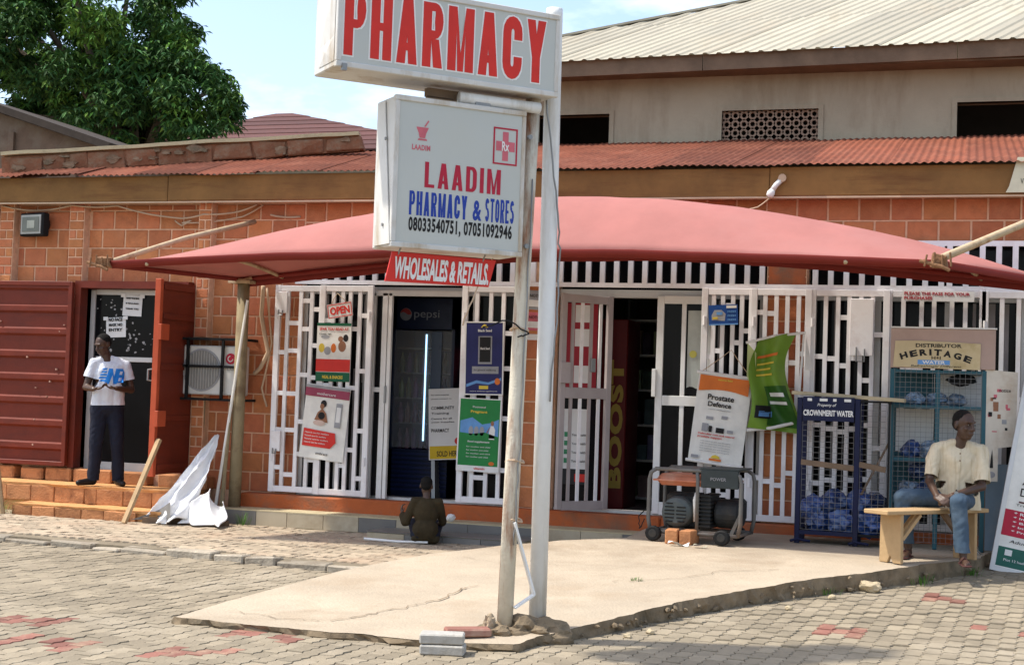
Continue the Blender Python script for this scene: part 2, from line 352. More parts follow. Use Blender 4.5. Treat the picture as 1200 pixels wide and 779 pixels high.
for r_ in range(-24, 190):
    for k in range(-26, 36):
        lx, ly = (k+.5*(r_ % 2))*PL, 5.4+r_*PW
        x, y = lx*math.cos(PA)-(ly-9)*math.sin(PA), 9+lx*math.sin(PA)+(ly-9)*math.cos(PA)
        if y < 5.6 or x < -11.5 or x > 4.2 or y > 14.4: continue
        if inside(x, y, SLAB) and inside(x, y+.12, SLAB) and inside(x, y-.12, SLAB) and inside(x+.15, y, SLAB) and inside(x-.15, y, SLAB): continue
        if y > kerb_y(x)-.12 and x < -2.9: continue
        if x < -2.9 and y > 13.8: continue
        red = False
        for cx, cy in REDC:
            dx, dy = (x-cx)/.25, (y-cy)/.17
            if abs(dx) < 1 and abs(dy) < 1 and abs(abs(dx)-abs(dy)) < .42: red = True
        h = .006*noise.noise(Vector((x*.9, y*.9, 0)))+.007*noise.noise(Vector((x*.45, y*.45, 3)))+random.uniform(-.003, .003)+street_z(x, y)
        px, py, d = proj((x, y, 0))
        cells.append((red, -20 < px < 1220 and py < 800, d, x, y, h, PA+random.uniform(-.02, .02), (random.uniform(-.022, .022), random.uniform(-.03, .03))))
cells.sort(key=lambda c_: (not (c_[0] and c_[1]), not c_[1], c_[2]))
rest = MB()
pm = MB(); paver_mesh(pm, 0, 0, 0, 0); pme = pm.mesh('paver', paver_o); prm = pm.mesh('paver', redpaver)
for i, (red, vis, d, x, y, h, a, t) in enumerate(cells):
    if i < 300: shared('paver', prm if red else pme, ground, (x, y, h), (t[1], -t[0], a))
    else: paver_mesh(rest, x, y, h, a, t)
tag(rest.build('paver_field', paver, ground), kind='stuff')

# raised sidewalk in front of the shop: bed, pavers, kerb stones
KX = [(-12.5, kerb_y(-12.5)), (-4.3, kerb_y(-4.3)), (-3.2, 12.55), (-2.95, 13.1), (-2.95, 14.45), (-12.5, 14.45)]
walk = tag(MB().prism([(x, y, -.03) for x, y in KX], (0, 0, .068)).build('sidewalk', soil), 'raised sidewalk bed before the shop steps', kind='structure')
wp = MB()
for r_ in range(0, 34):
    for k in range(-66, -10):
        x, y = (k+.5*(r_ % 2))*PL, 11.0+r_*PW-.06*((k*PL)+7)
        if x < -12.3 or y > 14.4 or y < kerb_y(x)+.2 or (inside(x, y, SLAB) and x > -4.6) or x > -3.0: continue
        if inside(x+.1, y, SLAB): continue
        paver_mesh(wp, x, y, .05+.012*noise.noise(Vector((x*.7, y*.7, 5)))+random.uniform(-.004, .004), R(-3.4)+random.uniform(-.02, .02), (random.uniform(-.03, .03), random.uniform(-.05, .05)), .03)
tag(wp.build('sidewalk_paver', palepaver, walk), kind='stuff')
x = -11.9
while x < -4.5:
    L_ = .5 if random.random() < .8 else .32
    y = kerb_y(x+L_/2); a = math.atan(-.107)
    m = MB().box(-L_/2+.012, L_/2-.012, -.075, .075, -.10, .062)
    for v in m.v:
        v += Vector((random.uniform(-.012, .012), random.uniform(-.012, .012), random.uniform(-.012, .012)))
    o = m.build('kerb_stone', kerbm, walk, bevel=.012); o.location = (x+L_/2, y+random.uniform(-.015, .015), random.uniform(-.02, .004)-(.022 if x < -7.2 else 0)); o.rotation_euler = (random.uniform(-.05, .05), random.uniform(-.02, .02), a+random.uniform(-.03, .03))
    x += L_

# concrete ramp slab
pts = []
for i in range(len(SLAB)):
    a, b = Vector(SLAB[i]), Vector(SLAB[(i+1) % len(SLAB)]); n = max(1, int((b-a).length/.05)); front = i < 16
    for k in range(n):
        p = a.lerp(b, k/n); j = .022 if front else .008
        pts.append((p.x+j*noise.noise(Vector((p.x*6, p.y*6, 1)))+random.uniform(-j, j)*.4, p.y+j*noise.noise(Vector((p.x*6, p.y*6, 7)))+random.uniform(-j, j)*.4))
n = len(pts)
from mathutils.geometry import delaunay_2d_cdt
inner = [(x_*.16-5, 8.4+y_*.16) for x_ in range(48) for y_ in range(38)]
inner = [p for p in inner if inside(p[0], p[1], SLAB) and min((p[0]-q[0])**2+(p[1]-q[1])**2 for q in pts) > .008]
cv, _, cf, _, _, _ = delaunay_2d_cdt([Vector(p) for p in pts+inner], [], [list(range(n))], 1, 1e-5)
mtop = MB().add([(v.x, v.y, slab_z(v.y)+.006*noise.noise(Vector((v.x*2, v.y*2, 0)))) for v in cv], [tuple(f) for f in cf])
slab = tag(mtop.build('concrete_ramp', concrete, smooth=True), 'wide pale concrete ramp slab with a crumbling front edge', kind='structure')
side = MB(); vs = []
cen = Vector((-2.2, 11.5))
for k, (dz, out) in enumerate(((0, 0), (-.30, .006), (-.62, -.012), (-1.2, -.03))):
    for x, y in pts:
        d = (Vector((x, y))-cen).normalized(); w_ = noise.noise(Vector((x*5, y*5, k*3.))); z = slab_z(y)
        hz = z+.05
        q = 0 if k == 0 else (out+.04*w_+.02*noise.noise(Vector((x*17, y*17, k)))+random.uniform(-.014, .014))
        vs.append((x+d.x*q, y+d.y*q, z-.001+dz*hz+(0 if k == 0 else .02*noise.noise(Vector((x*9, y*9, k)))+random.uniform(-.008, .008))))
side.add(vs, [(k*n+i, k*n+(i+1) % n, (k+1)*n+(i+1) % n, (k+1)*n+i) for k in range(3) for i in range(n)])
side.build('slab_edge', roughconc, slab)
for k in range(70):      # crumbled lumps along the broken front edge
    i = random.randrange(6, 14); a, b = Vector(SLAB[i]), Vector(SLAB[i+1]); p = a.lerp(b, random.random()); dn = (Vector((b.y-a.y, a.x-b.x))).normalized(); s0 = random.uniform(.012, .036)
    z0 = random.uniform(street_z(p.x, p.y)-.01, slab_z(p.y)-s0*.75); q = p+dn*random.uniform(-.03, .035)
    bm = bmesh.new(); bmesh.ops.create_icosphere(bm, subdivisions=1, radius=1)
    for v in bm.verts: v.co = Vector((v.co.x*s0*random.uniform(.8, 1.5), v.co.y*s0*random.uniform(.5, .9), v.co.z*s0*random.uniform(.4, .8)))
    me = bpy.data.meshes.new('edge_lump'); bm.to_mesh(me); bm.free(); me.materials.append(roughconc); shared('edge_lump', me, slab, (q.x, q.y, z0), (random.uniform(-.4, .4), random.uniform(-.4, .4), random.uniform(0, 3)))
# hairline cracks in the slab
def crack(pl, w=.007):
    m = MB(); P = []
    for i in range(len(pl)-1):
        a, b = Vector(pl[i]), Vector(pl[i+1])
        for k in range(7): P.append(a.lerp(b, k/7)+Vector((random.uniform(-.025, .025), random.uniform(-.025, .025))))
    for i in range(len(P)-1):
        a, b = P[i], P[i+1]; d = (b-a).normalized(); q = Vector((-d.y, d.x))*w*random.uniform(.3, 1.1)
        m.add([(p.x, p.y, slab_z(p.y)+.0085) for p in (a-q, b-q, b+q, a+q)], [(0, 1, 2, 3)])
    m.build('crack', roughconc, slab)
crack([(-3.86, 8.56), (-3.7, 8.82), (-3.55, 9.18), (-3.43, 9.51), (-3.44, 9.9), (-3.37, 10.12)])
crack([(-4.6, 8.6), (-4.2, 8.5), (-3.86, 8.56)], .004)
crack([(-2.5, 10.6), (-2.1, 10.9), (-1.8, 11.4), (-1.35, 11.7)], .004)
crack([(-3.9, 11.2), (-3.4, 11.0), (-2.9, 11.2)], .003)

# ================================================================== SHOP BUILDING
shop = thing('shop_building', 'single storey orange brick pharmacy with red corrugated roof and brown fascia board', 'building', (-4.5, 14.5, 0))
SO = Vector(shop.location)
FY = 14.5
def sb(name, m, x0, x1, y0, y1, z0, z1, parent=shop, bevel=0): return MB(SO).box(x0, x1, y0, y1, z0, z1).build(name, m, parent, bevel=bevel)
wall = MB(SO)
for x0, x1, z0, z1 in [(-11.9, -9.73, 0, 3.72), (-9.73, -8.42, 2.6, 3.72), (-9.73, -8.42, 0, .5), (-8.42, -7.0, 0, 3.72), (-7.0, -4.45, 3.1, 3.72), (-4.45, -4.08, .3, 3.72),
                       (-4.08, -1.93, 3.1, 3.72), (-1.93, -1.52, .3, 3.72), (-1.52, 2.6, 3.14, 3.72), (2.0, 2.6, .3, 3.14)]:
    wall.box(x0, x1, FY, FY+.2, z0, z1)
wall = wall.build('wall', mortar, shop)
# pilasters (proud piers with small bricks)
def mkpier(x0, x1, d, z0, z1): return MB(SO).box(x0, x1, FY-d, FY+.01, z0, z1).build('pier', mortar, shop)
pier_a, pier_b, pier_c = mkpier(-10.89, -10.70, .11, .3, 3.6), mkpier(-9.94, -9.745, .11, 2.62, 3.6), mkpier(-8.26, -8.10, .11, .3, 3.6)
pier_d, pier_e = mkpier(-4.44, -4.09, .06, .3, 3.1), mkpier(-1.92, -1.53, .06, .3, 3.14)
BC = {}
def brick_mesh(l, h, d):
    k = (round(l, 2), round(h, 3), d)
    if k not in BC:
        m = MB(); b = .006; l2, h2 = k[0]/2, h/2
        m.add([(-l2, 0, -h2), (l2, 0, -h2), (l2, 0, h2), (-l2, 0, h2), (-l2, -d+b, -h2), (l2, -d+b, -h2), (l2, -d+b, h2), (-l2, -d+b, h2),
               (-l2+b, -d, -h2+b), (l2-b, -d, -h2+b), (l2-b, -d, h2-b), (-l2+b, -d, h2-b)],
              [(0, 1, 5, 4), (1, 2, 6, 5), (2, 3, 7, 6), (3, 0, 4, 7), (4, 5, 9, 8), (5, 6, 10, 9), (6, 7, 11, 10), (7, 4, 8, 11), (8, 9, 10, 11)])
        BC[k] = m.mesh('brick', brickm)
    return BC[k]
NB = [0]
def bricks(x0, x1, z0, z1, y, L_=.30, h=.215, g=.016, d=.010, off=0., parent=wall, side=None):
    """courses of bricks between x0,x1,z0,z1 on the plane y; each brick its own object"""
    z = z0; r_ = 0
    while z+.05 < z1:
        hh = min(h, z1-z); x = x0-(L_*.5 if (r_ % 2) else 0)-off
        while x < x1-.02:
            a, b = max(x, x0), min(x+L_, x1)
            if b-a > .05:
                shared('brick', brick_mesh(b-a-g, hh-g, d), parent, Vector(((a+b)/2, y, z+hh/2))-SO); NB[0] += 1
            x += L_
        if side is not None:       # visible right flank of a pier
            o = shared('brick', brick_mesh(.09-g*.5, hh-g, .006), parent, Vector((x1, y+.052, z+hh/2))-SO, (0, 0, R(90))); NB[0] += 1
        z += h; r_ += 1
bricks(-10.70, -9.94, 2.62, 3.55, FY, off=.06)
bricks(-9.745, -8.26, 2.62, 3.55, FY, off=.12)
bricks(-8.10, -7.0, .36, 3.55, FY, off=.05)
bricks(-7.0, 2.0, 3.12, 3.56, FY, off=.2, h=.22)
bricks(-10.89, -10.70, 2.62, 3.56, FY-.11, L_=.19, h=.105, parent=pier_a)
bricks(-9.94, -9.745, 2.62, 3.56, FY-.11, L_=.195, h=.105, parent=pier_b)
bricks(-8.26, -8.10, .5, 3.56, FY-.11, L_=.16, h=.11, parent=pier_c)
bricks(-4.44, -4.09, .36, 2.70, FY-.06, L_=.36, h=.22, parent=pier_d)
bricks(-1.92, -1.53, .36, 3.1, FY-.06, L_=.40, h=.22, parent=pier_e)
# floor, back rooms
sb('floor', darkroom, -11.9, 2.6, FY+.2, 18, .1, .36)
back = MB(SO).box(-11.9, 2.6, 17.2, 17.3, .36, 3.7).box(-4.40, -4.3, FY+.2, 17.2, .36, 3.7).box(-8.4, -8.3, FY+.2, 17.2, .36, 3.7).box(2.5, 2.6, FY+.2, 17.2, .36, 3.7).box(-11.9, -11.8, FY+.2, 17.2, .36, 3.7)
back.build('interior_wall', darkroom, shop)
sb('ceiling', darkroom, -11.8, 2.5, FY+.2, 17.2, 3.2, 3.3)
# plinth
pl_ = MB(SO).box(-7.55, -2.9, 14.28, 14.495, .06, .36).box(-2.9, 2.6, 14.30, 14.495, .0, .355)
o = pl_.build('plinth', orange, shop, bevel=.015)
# door sill course and coarse brick row under the red doors
for i, (a, b) in enumerate([(-11.6, -11.25), (-11.22, -10.9), (-10.86, -10.5), (-10.42, -10.12), (-10.08, -9.74), (-9.7, -9.2), (-9.17, -8.75), (-8.6, -8.3), (-8.27, -7.98)]):
    sb('sill_block', steps_m, a, b, 14.33+random.uniform(-.02, .02), 14.495, .36, .52+random.uniform(-.02, .01), bevel=.015)

# roof: corrugated sheets over the shop, fascia under the eave
def roof_z(y, x=0.):
    k = min(1, max(0, (-5.2-x)/2.2)); return 3.852+(.243+.062*k)*(y-14.2)
def parapet_y(x): return 14.5+(x+10.86)*.2785
for i in range(18):
    x0 = -11.25+i*.745; m = MB(SO); y0 = 14.19+random.uniform(-.025, .02); sag = random.uniform(-.01, .012); lift = .007*(i % 2)+.002
    y1 = 18.02 if x0 > -7.0 else parapet_y(x0+.8)+.3
    def fn(u, v, x0=x0, y0=y0, y1=y1, lift=lift, sag=sag):
        x = x0+u*.79; y = y0+(y1-y0)*v
        e_ = .010*noise.noise(Vector((x*1.7, 2, 5))) if v == 0 else 0
        return (x, y+(.018*noise.noise(Vector((x*4, 9, 1))) if v == 0 else 0), roof_z(y, x)+.008*math.sin(2*math.pi*x/.0762)+lift+sag*(1-v)+e_+.012*noise.noise(Vector((x*.8, y*.8, 2))))
    m.grid(fn, 84, 6)
    m.build('roof_sheet', rust_roof, shop, smooth=True)
for a, b, t in [(-11.3, -8.6, 0), (-8.595, -4.5, .006), (-4.495, -1.9, -.004), (-1.895, 2.6, .004)]:
    f_ = sb('fascia_board', wood_fascia, a, b, 14.26, 14.29, 3.555+t, 3.84+t, bevel=.006)
sb('fascia_batten', cablem, -11.3, 2.6, 14.255, 14.275, 3.535, 3.552)
sb('soffit', wood_fascia, -11.3, 2.6, 14.292, 14.5, 3.70, 3.715)

# parapet wall of rough blocks on the roof
pw = thing('parapet_wall', 'low rough block wall with pale coping above the corrugated roof', 'wall', (-8.9, 15, 3.9))
PO = Vector(pw.location); ang = math.atan(.2785)
zt0, zt1 = 4.15, 4.52
i = 0; x = -10.86
while x < -6.95:
    L_ = random.uniform(.18, .46); xm = min(x+L_/2, -6.98)
    zt = zt0+(zt1-zt0)*(xm+10.86)/3.93
    m = MB().box(-L_/2*1.03+.008, L_/2*1.03-.008, -.07, .07, -.26+.05*(xm+10.86)/3.93, -.03)
    for v in m.v: v += Vector((random.uniform(-.03, .03), random.uniform(-.03, .02), random.uniform(-.03, .012)))
    o = m.build('block', blockwall, pw, bevel=.012); o.location = Vector((xm, parapet_y(xm), zt))-PO; o.rotation_euler = (0, -math.atan(.094), ang)
    x += L_
m = MB(PO)
a, b = Vector((-10.95, parapet_y(-10.95), zt0)), Vector((-6.88, parapet_y(-6.88), zt1))
m.bar(a+Vector((0, 0, -.13)), b+Vector((0, 0, -.115)), .10, .19); m.build('mortar_core', blockwall, pw)
smear = mat('crumbling render patch', (.22, .15, .095), .95, .3, 9, .7, 30, stain=(.12, .10, .06), stain_amt=.8, stain_scale=7)
for k in range(16):
    t = random.random(); p = a.lerp(b, t)+Vector((0, 0, random.uniform(-.18, -.06))); s0 = random.uniform(.03, .10); q = MB(PO)
    ring = [p+Vector((s0*math.cos(w_)*random.uniform(.5, 1.3), -.088+s0*.28*math.cos(w_)-random.uniform(0, .01), s0*.55*math.sin(w_)*random.uniform(.4, 1.1))) for w_ in [i_*.571 for i_ in range(11)]]
    q.prism(ring, (0, .05, 0)).build('render_patch', smear, pw)
m = MB(PO)
for k in range(40):
    p, q = a.lerp(b, k/40), a.lerp(b, (k+1)/40); zz = lambda v: Vector((0, 0, .016*noise.noise(v*2.2))); m.bar(p+zz(p), q+zz(q), .20, .042)
m.build('coping', capm, pw)

# ================================================================== UPPER BUILDING BEHIND
ub = thing('house', 'two storey rendered house with cream sheet roof rising behind the pharmacy', 'building', (-3, 18, 0))
UO = Vector(ub.location)
m = MB(UO)
def wallseg(x0, x1, z0, z1): m.box(x0, x1, 18, 18.2, z0, z1)
wins = [(-5.45, -4.46, 4.74, 5.16), (-3.01, -1.82, 4.72, 5.16), (-.19, 1.3, 4.76, 5.19)]
xs = -7.0
for a, b, z0, z1 in wins:
    wallseg(xs, a, 3.8, 5.72); wallseg(a, b, 3.8, z0); wallseg(a, b, z1, 5.72); xs = b
wallseg(xs, 4, 3.8, 5.72)
m.box(-7.0, -6.8, 18.2, 23, 3.8, 5.72); m.build('wall', plaster, ub)
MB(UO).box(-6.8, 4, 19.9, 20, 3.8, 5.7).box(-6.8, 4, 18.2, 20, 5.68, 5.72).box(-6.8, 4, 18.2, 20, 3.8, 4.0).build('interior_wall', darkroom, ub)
for a, b, z0, z1 in wins:   # rendered reveals round the openings, slightly proud and uneven
    f_ = MB(UO).box(a-.06, a, 17.985, 18.1, z0-.05, z1+.05).box(b, b+.06, 17.985, 18.1, z0-.05, z1+.05).box(a, b, 17.985, 18.1, z1, z1+.05).box(a, b, 17.985, 18.1, z0-.05, z0)
    w_ = f_.build('window', plaster, ub)
    if a < -2.9 < b:           # breeze block lattice
        nx, nz = 11, 4; cw, ch = (b-a)/nx, (z1-z0)/nz
        for i in range(nx):
            for k in range(nz):
                cx, cz = a+(i+.5)*cw, z0+(k+.5)*ch; q = MB(UO)
                q.tube([(cx+cw*.36*math.cos(t*math.pi/4), 18.05, cz+ch*.36*math.sin(t*math.pi/4)) for t in range(9)], .012, 5, False)
                for sx in (-1, 1):
                    for sz in (-1, 1): q.bar((cx+sx*cw*.24, 18.05, cz+sz*ch*.24), (cx+sx*cw*.5, 18.05, cz+sz*ch*.5), .05, .022, (0, 1, 0))
                q.build('lattice_block', mat('lattice clay', (.30, .205, .145), .9, .12, 4), w_)
for a, b, t in [(-7.15, -3.2, 0), (-3.19, -.2, .012), (-.19, 4, .05)]:
    za, zb = 5.535+.012*(a+7), 5.535+.012*(b+7); MB(UO).prism([(a, 17.56, za), (b, 17.56, zb), (b, 17.56, zb+.20), (a, 17.56, za+.20)], (0, .04, 0)).build('fascia_board', darkwood, ub)
MB(UO).box(-7.1, 4, 17.61, 18.6, 5.60, 5.62).build('soffit', darkwood, ub)
# sheets with raised ribs running up the slope
XL, S_, T_, K_ = -7.2, .448, 5.2, .4
def rp(x0, t, h=0): return (x0+K_*t, 17.5+t, 5.72+.012*(x0+7)+S_*t+h)
sheet_w = 1.02; nsh = 11
for i in range(nsh):
    xa = XL+i*sheet_w; m = MB(UO); prof = []
    for k in range(6):
        u = xa+k*.17; prof += [(u, 0), (u+.095, 0), (u+.115, .018), (u+.145, .018), (u+.17, 0)]
    lf = .004*(i % 2)
    for k in range(len(prof)-1):
        (u0, h0), (u1, h1) = prof[k], prof[k+1]
        if u1-u0 < .001: continue
        for ta, tb in ((0, 2.2), (2.2, T_)):
            e0, e1 = min(tb, (u0-XL)/(1-K_)+.001), min(tb, (u1-XL)/(1-K_)+.001)
            if e0 <= ta and e1 <= ta: continue
            dz = lf-(.012 if ta > 0 else 0)
            m.add([rp(u0, min(ta, e0), h0+dz), rp(u1, min(ta, e1), h1+dz), rp(u1, e1, h1+dz), rp(u0, e0, h0+dz)], [(0, 1, 2, 3)])
    m.build('roof_sheet', cream_roof, ub)
m = MB(UO); m.bar((XL, 17.5, 5.74), (XL+T_, 17.5+T_, 5.74+S_*T_), .22, .03); m.build('hip_cap', cream_roof, ub)
MB(UO).add([(XL, 17.52, 5.7), (XL+T_, 17.5+T_, 5.7+S_*T_), (XL+T_, 26, 5.7+S_*T_), (XL, 26, 5.7)], [(0, 1, 2, 3)]).build('roof_slope', cream_roof, ub)
MB(UO).add([(XL+T_, 17.5+T_, 5.69+S_*T_), (5, 17.5+T_, 5.69+S_*T_), (5, 26, 5.6), (XL+T_, 26, 5.6)], [(0, 1, 2, 3)]).build('roof_slope', cream_roof, ub)

# ================================================================== FAR HOUSES
tileroof = mat('maroon roof tile', (.095, .036, .030), .7, .15, 6, per='object')
greywall = mat('brown grey old wall', (.15, .10, .07), .95, .2, 3, .4, 20, stain=(.20, .16, .12), stain_amt=.8, stain_scale=1.3)
hh = thing('house', 'distant house with a maroon tiled hip roof beyond the parapet wall', 'building', (-18.5, 43, 0)); HO = Vector(hh.location)
MB(HO).box(-27.5, -15, 40.6, 47, 0, 8.6).build('wall', plaster, hh)
pk1, pk2 = Vector((-22.3, 43.6, 10.6)), Vector((-21.7, 43.6, 10.6)); E_ = [Vector((-28, 40, 8.7)), Vector((-14.4, 40, 8.7)), Vector((-14.4, 47.5, 8.7)), Vector((-28, 47.5, 8.7))]
def courses(A, B, Cc, D, n=9):
    for k in range(n):
        u0, u1 = k/n, (k+1)/n
        p = [A.lerp(D, u0), B.lerp(Cc, u0), B.lerp(Cc, u1), A.lerp(D, u1)]
        up_ = Vector((0, 0, .022)); MB(HO).add([p[0]+up_, p[1]+up_, p[2], p[3], p[0]-up_, p[1]-up_], [(0, 1, 2, 3), (4, 5, 1, 0)]).build('roof_course', tileroof, hh)
courses(E_[0], E_[1], pk2, pk1); courses(E_[1], E_[2], pk2, pk2); courses(E_[3], E_[0], pk1, pk1); courses(E_[2], E_[3], pk1, pk2, 3)
gh = thing('house', 'old brown gable wall with a dark eave behind the parapet at far left', 'building', (-18, 24, 0)); GO = Vector(gh.location)
MB(GO).prism([(-19.5, 24, 0), (-15.9, 24, 0), (-15.9, 24, 5.95), (-19.5, 24, 7.07)], (0, 5, 0)).build('wall', greywall, gh)
m = MB(GO); m.bar((-19.8, 26.3, 7.26), (-15.6, 26.3, 5.94), 5.2, .14); m.build('roof', mat('dark eave timber', (.05, .038, .03), .9, .2), gh)
MB(GO).box(-18.02, -17.9, 23.93, 24, 0, 6.3).build('pier', greywall, gh); MB(GO).box(-16.6, -16.45, 23.93, 24, 0, 5.9).build('pier', greywall, gh)
# brick side wall just left of the first pier
sb('side_wall', orange, -11.9, -10.95, 14.34, 14.49, .5, 3.5)

# ================================================================== STEPS, TILED LEDGE
st = thing('brick_steps', 'crumbling orange block steps leading up to the red metal doors', 'steps', (-9, 13.8, 0)); TO = Vector(st.location)
MB(TO).box(-9.86, -8.03, 13.53, 14.3, .0, .155).box(-12.2, -8.03, 13.885, 14.36, .0, .35).build('core', treadm, st)
def blockrow(x0, x1, y, z0, z1, lens, ends=True):
    x = x0; i = 0
    while x < x1-.05:
        L_ = min(lens[i % len(lens)], x1-x); i += 1
        m = MB(TO); g = .006
        m.box(x+g, x+L_-g*.4, y+random.uniform(-.008, .006), y+.12, z0+.01, z1-.018)
        for v in m.v: v += Vector((random.uniform(-.005, .005), random.uniform(-.005, .005), random.uniform(-.006, .005)))
        m.build('block', steps_m, st, bevel=.007); x += L_
blockrow(-9.9, -8.35, 13.5, .02, .165, [.26, .29, .33, .28, .31]); blockrow(-8.29, -8.0, 13.55, .03, .15, [.17, .12])
blockrow(-12.1, -8.0, 13.85, .16, .36, [.30, .38, .16, .33, .36, .34, .32])
for k in range(2): blockrow(-8.06, -8.0, 13.98+k*.2, .04+.16*k, .35, [.06])
def tread(x0, x1, y0, y1, z):
    def fn(u, v):
        x = x0+(x1-x0)*u; y = y0+(y1-y0)*v
        e_ = .022*noise.noise(Vector((x*7, 3, z*9))) if v == 0 else 0
        return (x, y+e_, z+.008*noise.noise(Vector((x*4, y*4, 1))))
    m = MB(TO).grid(fn, 50, 5)
    m.add([fn(i/50, 0) for i in range(51)]+[(fn(i/50, 0)[0], y0+.012, z-.03+.012*noise.noise(Vector((i*.7, z, 0)))) for i in range(51)], [(i, i+1, 52+i, 51+i) for i in range(50)])
    return m.build('tread', treadm, st)
tread(-9.9, -8.01, 13.5, 13.9, .168); tread(-12.1, -7.99, 13.845, 14.35, .365)

ledge = thing('tiled_ledge', 'low tiled ledge of grey and beige tiles along the shop front', 'ledge', (-5.3, 14.1, 0)); LO = Vector(ledge.location)
MB(LO).box(-7.6, -2.9, 13.97, 14.28, .03, .198).build('core', capm, ledge)
def tiles(x0, x1, y, z0, z1, cols, w):
    x = x0; i = 0
    while x < x1-.04:
        b = min(x+w[i % len(w)], x1)
        MB(LO).box(x+.003, b-.003, y-.008, y+.012, z0, z1).build('tile', cols[i % len(cols)], ledge); x = b; i += 1
tiles(-7.6, -2.9, 13.965, .05, .20, [tile_g, tile_b, tile_b, tile_b, tile_g, tile_b, tile_g, tile_g, tile_g, tile_b, tile_b, tile_g], [.42, .36, .42, .40])
MB(LO).box(-7.62, -2.88, 13.955, 14.28, .200, .212).build('top_slab', capm, ledge)
MB(LO).box(-5.7, -4.05, 13.50, 13.95, .03, .11).build('lower_step', capm, ledge)
tiles(-5.7, -4.05, 13.49, .04, .105, [tile_b, tile_g, tile_g, tile_g], [.4])
MB(LO).box(-5.71, -4.04, 13.48, 13.95, .111, .120).build('lower_top', tile_g, ledge)

# ================================================================== RED METAL DOORS AND GLASS DOOR
md = MB(SO).box(-9.81, -9.73, 14.36, 14.62, .52, 2.66).box(-8.42, -8.34, 14.36, 14.62, .52, 2.66).box(-9.73, -8.42, 14.36, 14.62, 2.58, 2.66).build('door_frame', maroon, shop)
dl = thing('metal_door', 'ribbed maroon metal door leaf folded open against the wall at left', 'door', (-9.82, 14.33, .54), 0)
def ribbed(w, h, sgn, m):
    """horizontal trapezoid ribs, local x along the leaf, front towards -y"""
    n = 8; pz = h/n; V = []
    for k in range(n):
        z = k*pz; V += [(z, 0), (z+pz*.62, 0), (z+pz*.72, -.03), (z+pz*.93, -.03), (z+pz, 0)]
    q = MB()
    for k in range(len(V)-1):
        (z0, y0), (z1, y1) = V[k], V[k+1]
        if z1-z0 < 1e-4: continue
        q.add([(0, y0, z0), (w*sgn, y0, z0), (w*sgn, y1, z1), (0, y1, z1)], [(0, 1, 2, 3)])
    return q
LW, LH = 1.55, 2.1
ribbed(LW, LH, -1, maroon).build('panel', maroon, dl)
for n_, a, b in [('stile', (0, -.02, 0), (0, -.02, LH)), ('stile', (-LW, -.02, 0), (-LW, -.02, LH)), ('rail', (-LW, -.02, LH-.02), (0, -.02, LH-.02)), ('rail', (-LW, -.02, .02), (0, -.02, .02)), ('stile', (-1.12, -.025, .05), (-1.12, -.025, LH-.05))]:
    MB().bar(a, b, .055, .05).build(n_, maroon, dl, bevel=.004)
chip = mat('chipped pale spot', (.5, .3, .22), .9)
for i in range(12):
    x, z = random.uniform(-1.1, -.06), random.uniform(.2, 1.9); s_ = random.uniform(.006, .013)
    MB().prism([(x+s_*math.cos(a)*random.uniform(.6, 1.3), -.0325, z+s_*math.sin(a)) for a in [k*1.05 for k in range(6)]], (0, .03, 0)).build('paint_chip', chip, dl)
dr = thing('metal_door', 'maroon metal door leaf standing open beside the air conditioner', 'door', (-8.28, 14.38, .52), R(-92))
RW = .66
MB().box(0, RW, -.02, .02, .02, LH).build('panel', maroon, dr)
for z in (.1, .62, 1.18, 1.72, 2.04): MB().box(.03, RW-.03, .02, .035, z-.03, z+.03).build('rail', maroon, dr, bevel=.004)
MB().box(RW-.005, RW+.05, -.035, .035, 0, LH+.02).build('edge_stile', sunlit_maroon, dr, bevel=.004)  # free edge coloured as if the sun struck it
for z in (.62, 1.55): MB().box(RW-.09, RW+.07, .03, .075, z-.085, z+.085).build('lock_box', sunlit_maroon, dr, bevel=.004)
MB().tube([(RW-.02, -.04, 1.02), (RW+.02, -.10, 1.03), (RW+.02, -.10, 1.14), (RW-.02, -.04, 1.15)], .012).build('handle', steel, dr)
# aluminium glass door, closed leaf plus open dark gap
gd = thing('glass_door', 'aluminium framed glass door with two paper notices taped on', 'door', (-9.72, 14.58, .5), 0)
for a, b, w in [((.03, 0, 0), (.03, 0, 2.07), .06), ((.90, 0, 0), (.90, 0, 2.07), .065), ((0, 0, 2.05), (.93, 0, 2.05), .06), ((0, 0, .05), (.93, 0, .05), .1), ((.03, 0, 1.28), (.9, 0, 1.28), .055)]:
    MB().bar(a if a[0] == b[0] else (a[0]+.062, 0, a[2]-.004), b if a[0] == b[0] else (b[0]-.064, 0, b[2]-.004), w if a[0] == b[0] else .042, .05 if a[0] == b[0] else w).build('frame_bar', alum, gd, bevel=.003)
MB().box(.06, .87, -.006, .006, .1, 1.26).build('pane', glass, gd)
MB().box(.06, .87, -.006, .006, 1.30, 2.03).build('pane', glass, gd)
MB().box(.885, .915, -.05, -.03, 1.08, 1.28).build('handle', blackrub, gd)
fleckm = mat('pale grey flecks', (.33, .32, .31), .6, .2)
for i in range(60):   # small pale grey flecks scattered over the upper pane
    x, z = random.gauss(.25, .13), random.gauss(1.72, .28)
    if i > 34: x, z = random.uniform(.5, .86), random.gauss(1.45, .12)
    if .08 < x < .84 and 1.32 < z < 2.0:
        s_ = random.uniform(.006, .02); MB().prism([(x+s_*math.cos(a)*random.uniform(.4, 1.4), -.0075, z+s_*math.sin(a)*random.uniform(.4, 1.2)) for a in [k*1.25 for k in range(5)]], (0, -.001, 0)).build('pane_fleck', fleckm, gd)
paperm = mat('white paper', (.72, .71, .68), .85, .05, 6)
